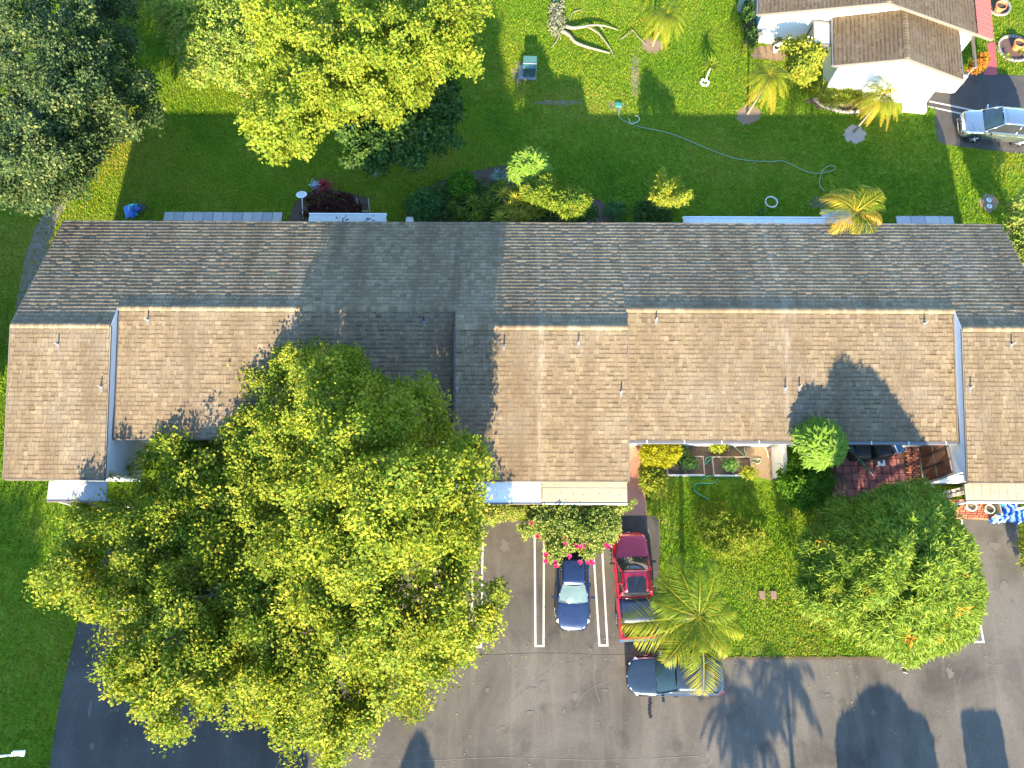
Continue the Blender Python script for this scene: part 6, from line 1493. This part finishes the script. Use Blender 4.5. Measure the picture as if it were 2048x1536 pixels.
# oil drip and stains on asphalt
q = B()
for k in range(16):
    u, v = 1300 + math.sin(k * 1.9) * 2, 1396 + k * 2.6; p = G(u, v); r_ = random.uniform(.03, .07)
    q.add([(p.x + r_ * math.cos(a_ * 1.05), p.y + r_ * 1.3 * math.sin(a_ * 1.05), .0205 + k * .0001) for a_ in range(6)], [tuple(range(6))])
struct(q.build('oil_stain', M['black']))
q = B(); q.tube([G(1806, 1343) + Vector((0, 0, .03)), G(1814, 1346) + Vector((0, 0, .05))], [.05, .03], 5); tag(q.build('dry_leaf', M['wood'], None), 'curled dry leaf on asphalt below the mango tree', 'leaf')
# brown fence beside the neighbour house
fn = thing('side_fence', G(1490, 85), 'narrow brown fence panel left of the sage wall', 'fence', rz=math.pi / 2 + HY)
for i in range(9):
    q = B(); q.box(-.4 + i * .24, -.4 + i * .24 + .21, -.02, .02, 0, 1.3 + random.uniform(-.02, .02)); q.build('board', plain('brown_board', (.12, .07, .05), .85, var=.3), fn)
q = B(); q.box(-.42, 1.8, .022, .06, .9, 1.0); q.build('rail', plain('brown_board', (.12, .07, .05)), fn)

# ------------------------------------------------------------------ south of the lot: what throws the long shadows into view
def topiary(name, x, y, prof, label, mat, seed):
    """clipped evergreen: prof = list of (radius, z)"""
    rt = thing(name, Vector((x, y, 0)), label, 'tree'); r = np.random.default_rng(seed); zs = np.array([p[1] for p in prof]); rs = np.array([p[0] for p in prof]); h = zs.max()
    n = int(3500); z = r.uniform(zs.min(), h, n); R = np.interp(z, zs, rs) * np.sqrt(r.uniform(.35, 1, n)); a = r.uniform(0, 6.283, n)
    C = np.stack([R * np.cos(a), R * np.sin(a), z], 1); V, tn = foliage(C, 5, .1, .17, .11, r, .4)
    quads_mesh('crown', V, mat, rt, tn, None); q = B(); q.tube([(0, 0, -.05), (0, 0, zs.min() + .5)], .12, 8); q.build('trunk', M['bark'], rt)
gx = lambda u: (G(u, 1450).x)
def clipped(name, x, y, prof, label, seed, square=False, ys=.25):
    """unseen shadow caster: leafy shell with loose leaves, flattened to shape its shadow"""
    rt = thing(name, Vector((x, y, 0)), label, 'tree'); r = np.random.default_rng(seed); n = 40; q = B()
    for (R_, z) in prof:
        for k in range(n):
            a = 2 * math.pi * k / n; rr = R_ * (1 + .012 * r.normal())
            if square: rr *= min(1 / max(abs(math.cos(a)), .01), 1 / max(abs(math.sin(a)), .01), 1.25)
            q.v.append((rr * math.cos(a), ys * rr * math.sin(a), z + .015 * r.normal()))
    for i in range(len(prof) - 1): q.f += [(i * n + k, i * n + (k + 1) % n, (i + 1) * n + (k + 1) % n, (i + 1) * n + k) for k in range(n)]
    q.f += [tuple(range(n - 1, -1, -1)), tuple(range((len(prof) - 1) * n, len(prof) * n))]
    c = mesh('crown', q.v, q.f, GRN['dark'], rt, tone=r.uniform(.2, .7, len(q.f)), smooth=True)
    zs = np.array([p[1] for p in prof]); rs = np.array([p[0] for p in prof]); m_ = 1500; z = r.uniform(zs.min(), zs.max(), m_); R_ = np.interp(z, zs, rs); a = r.uniform(0, 6.283, m_)
    V, tn = foliage(np.stack([R_ * np.cos(a), ys * R_ * np.sin(a), z], 1), 4, .03, .10, .06, r, .4); quads_mesh('leaves', V, GRN['dark'], c, tn, None)
    q = B(); q.tube([(0, 0, -.05), (0, 0, prof[0][1] + .3)], .14, 8); q.build('trunk', M['bark'], rt)
clipped('shadow_dome', 17.55, -13.0, [(1.8, .35), (2.3, .7), (2.36, 1.6), (2.34, 2.7), (2.2, 2.98), (1.95, 3.1), (1.35, 3.16), (1.2, 3.28), (.9, 3.44), (.6, 3.52), (.25, 3.56)], 'unseen flat evergreen added to cast the domed shadow', 1)  # added out of view, profile set to throw the humped shadow
clipped('shadow_column', 22.3, -13.0, [(.88, .3), (.93, 1.6), (.93, 2.9), (.90, 3.08), (.78, 3.15)], 'unseen flat column added to cast the square topped shadow', 2, True)  # added out of view to throw the square-topped shadow
clipped('pointed_tree', -4.9, -18.0, [(.8, .3), (1.0, 1.2), (1.0, 3.7), (.75, 4.1), (.4, 4.4), (.1, 4.58)], 'pointed evergreen south of the parking lot', 3)
for k, (u, y, h) in enumerate([(1445, -16, 4.3), (1500, -18, 4.9), (1560, -15, 4.4), (1470, -20, 5.2)]):
    pb = Vector((gx(u), y, 0)); fr = [(j * 137.5 % 360, rng.uniform(1.3, 1.9), rng.uniform(-.1, .9), .5) for j in range(18)]
    palm('street_palm', pb, pb + Vector((0, 0, h)), ['tall palm south of the lot with leftmost trunk', 'tall palm south of the lot second from left', 'tall palm south of the lot nearest the domed shadow caster', 'tallest palm standing behind the other street palms'][k], fr, .12, GRN['palm'], M['bark'], rng, 'palms south of the lot', ll=1.0, lw=.05, nl=24)
def off_tree(name, x, y, z, r, label, seed):
    rt = thing(name, Vector((x, y, 0)), label, 'tree', 'street trees south of the lot'); g = np.random.default_rng(seed); n = 2600
    d = unit(g.normal(0, 1, (n, 3))) * (g.uniform(.3, 1, n) ** .5)[:, None]; C = d * np.array([r, r, r * .8]) + [0, 0, z]; C[:, 2] = np.maximum(C[:, 2], .6)
    V, tn = foliage(C, 6, .25, .34, .22, g, .4); quads_mesh('crown', V, GRN['big'], rt, tn, None); q = B(); branches(q, Vector((0, 0, -.05)), Vector((0, 0, z * .6)), C[:8], .25, g); q.build('trunk', M['bark'], rt)
for k, (x, y, z, r) in enumerate([(-28, -19, 5.2, 4.2), (-21.5, -20, 5.6, 4.4), (-15.0, -19, 4.8, 3.9), (-12.6, -14.5, 2.6, 2.4), (-25, -13.5, 3.0, 2.9), (-18.5, -13.8, 2.8, 2.7), (-30.6, 8.5, 3.6, 2.5), (-31.0, 14.5, 3.4, 2.3)]):
    off_tree('street_tree', x, y, z, r, ['street tree south of the lot farthest left', 'tallest street tree south of the lot', 'street tree south of the lot, right of the tallest', 'small street tree at the shadow edge south of the lot', 'low street tree beside the leftmost one', 'low street tree below the tallest one', 'side tree west of the row near its front', 'side tree west of the row near its ridge'][k], 90 + k)
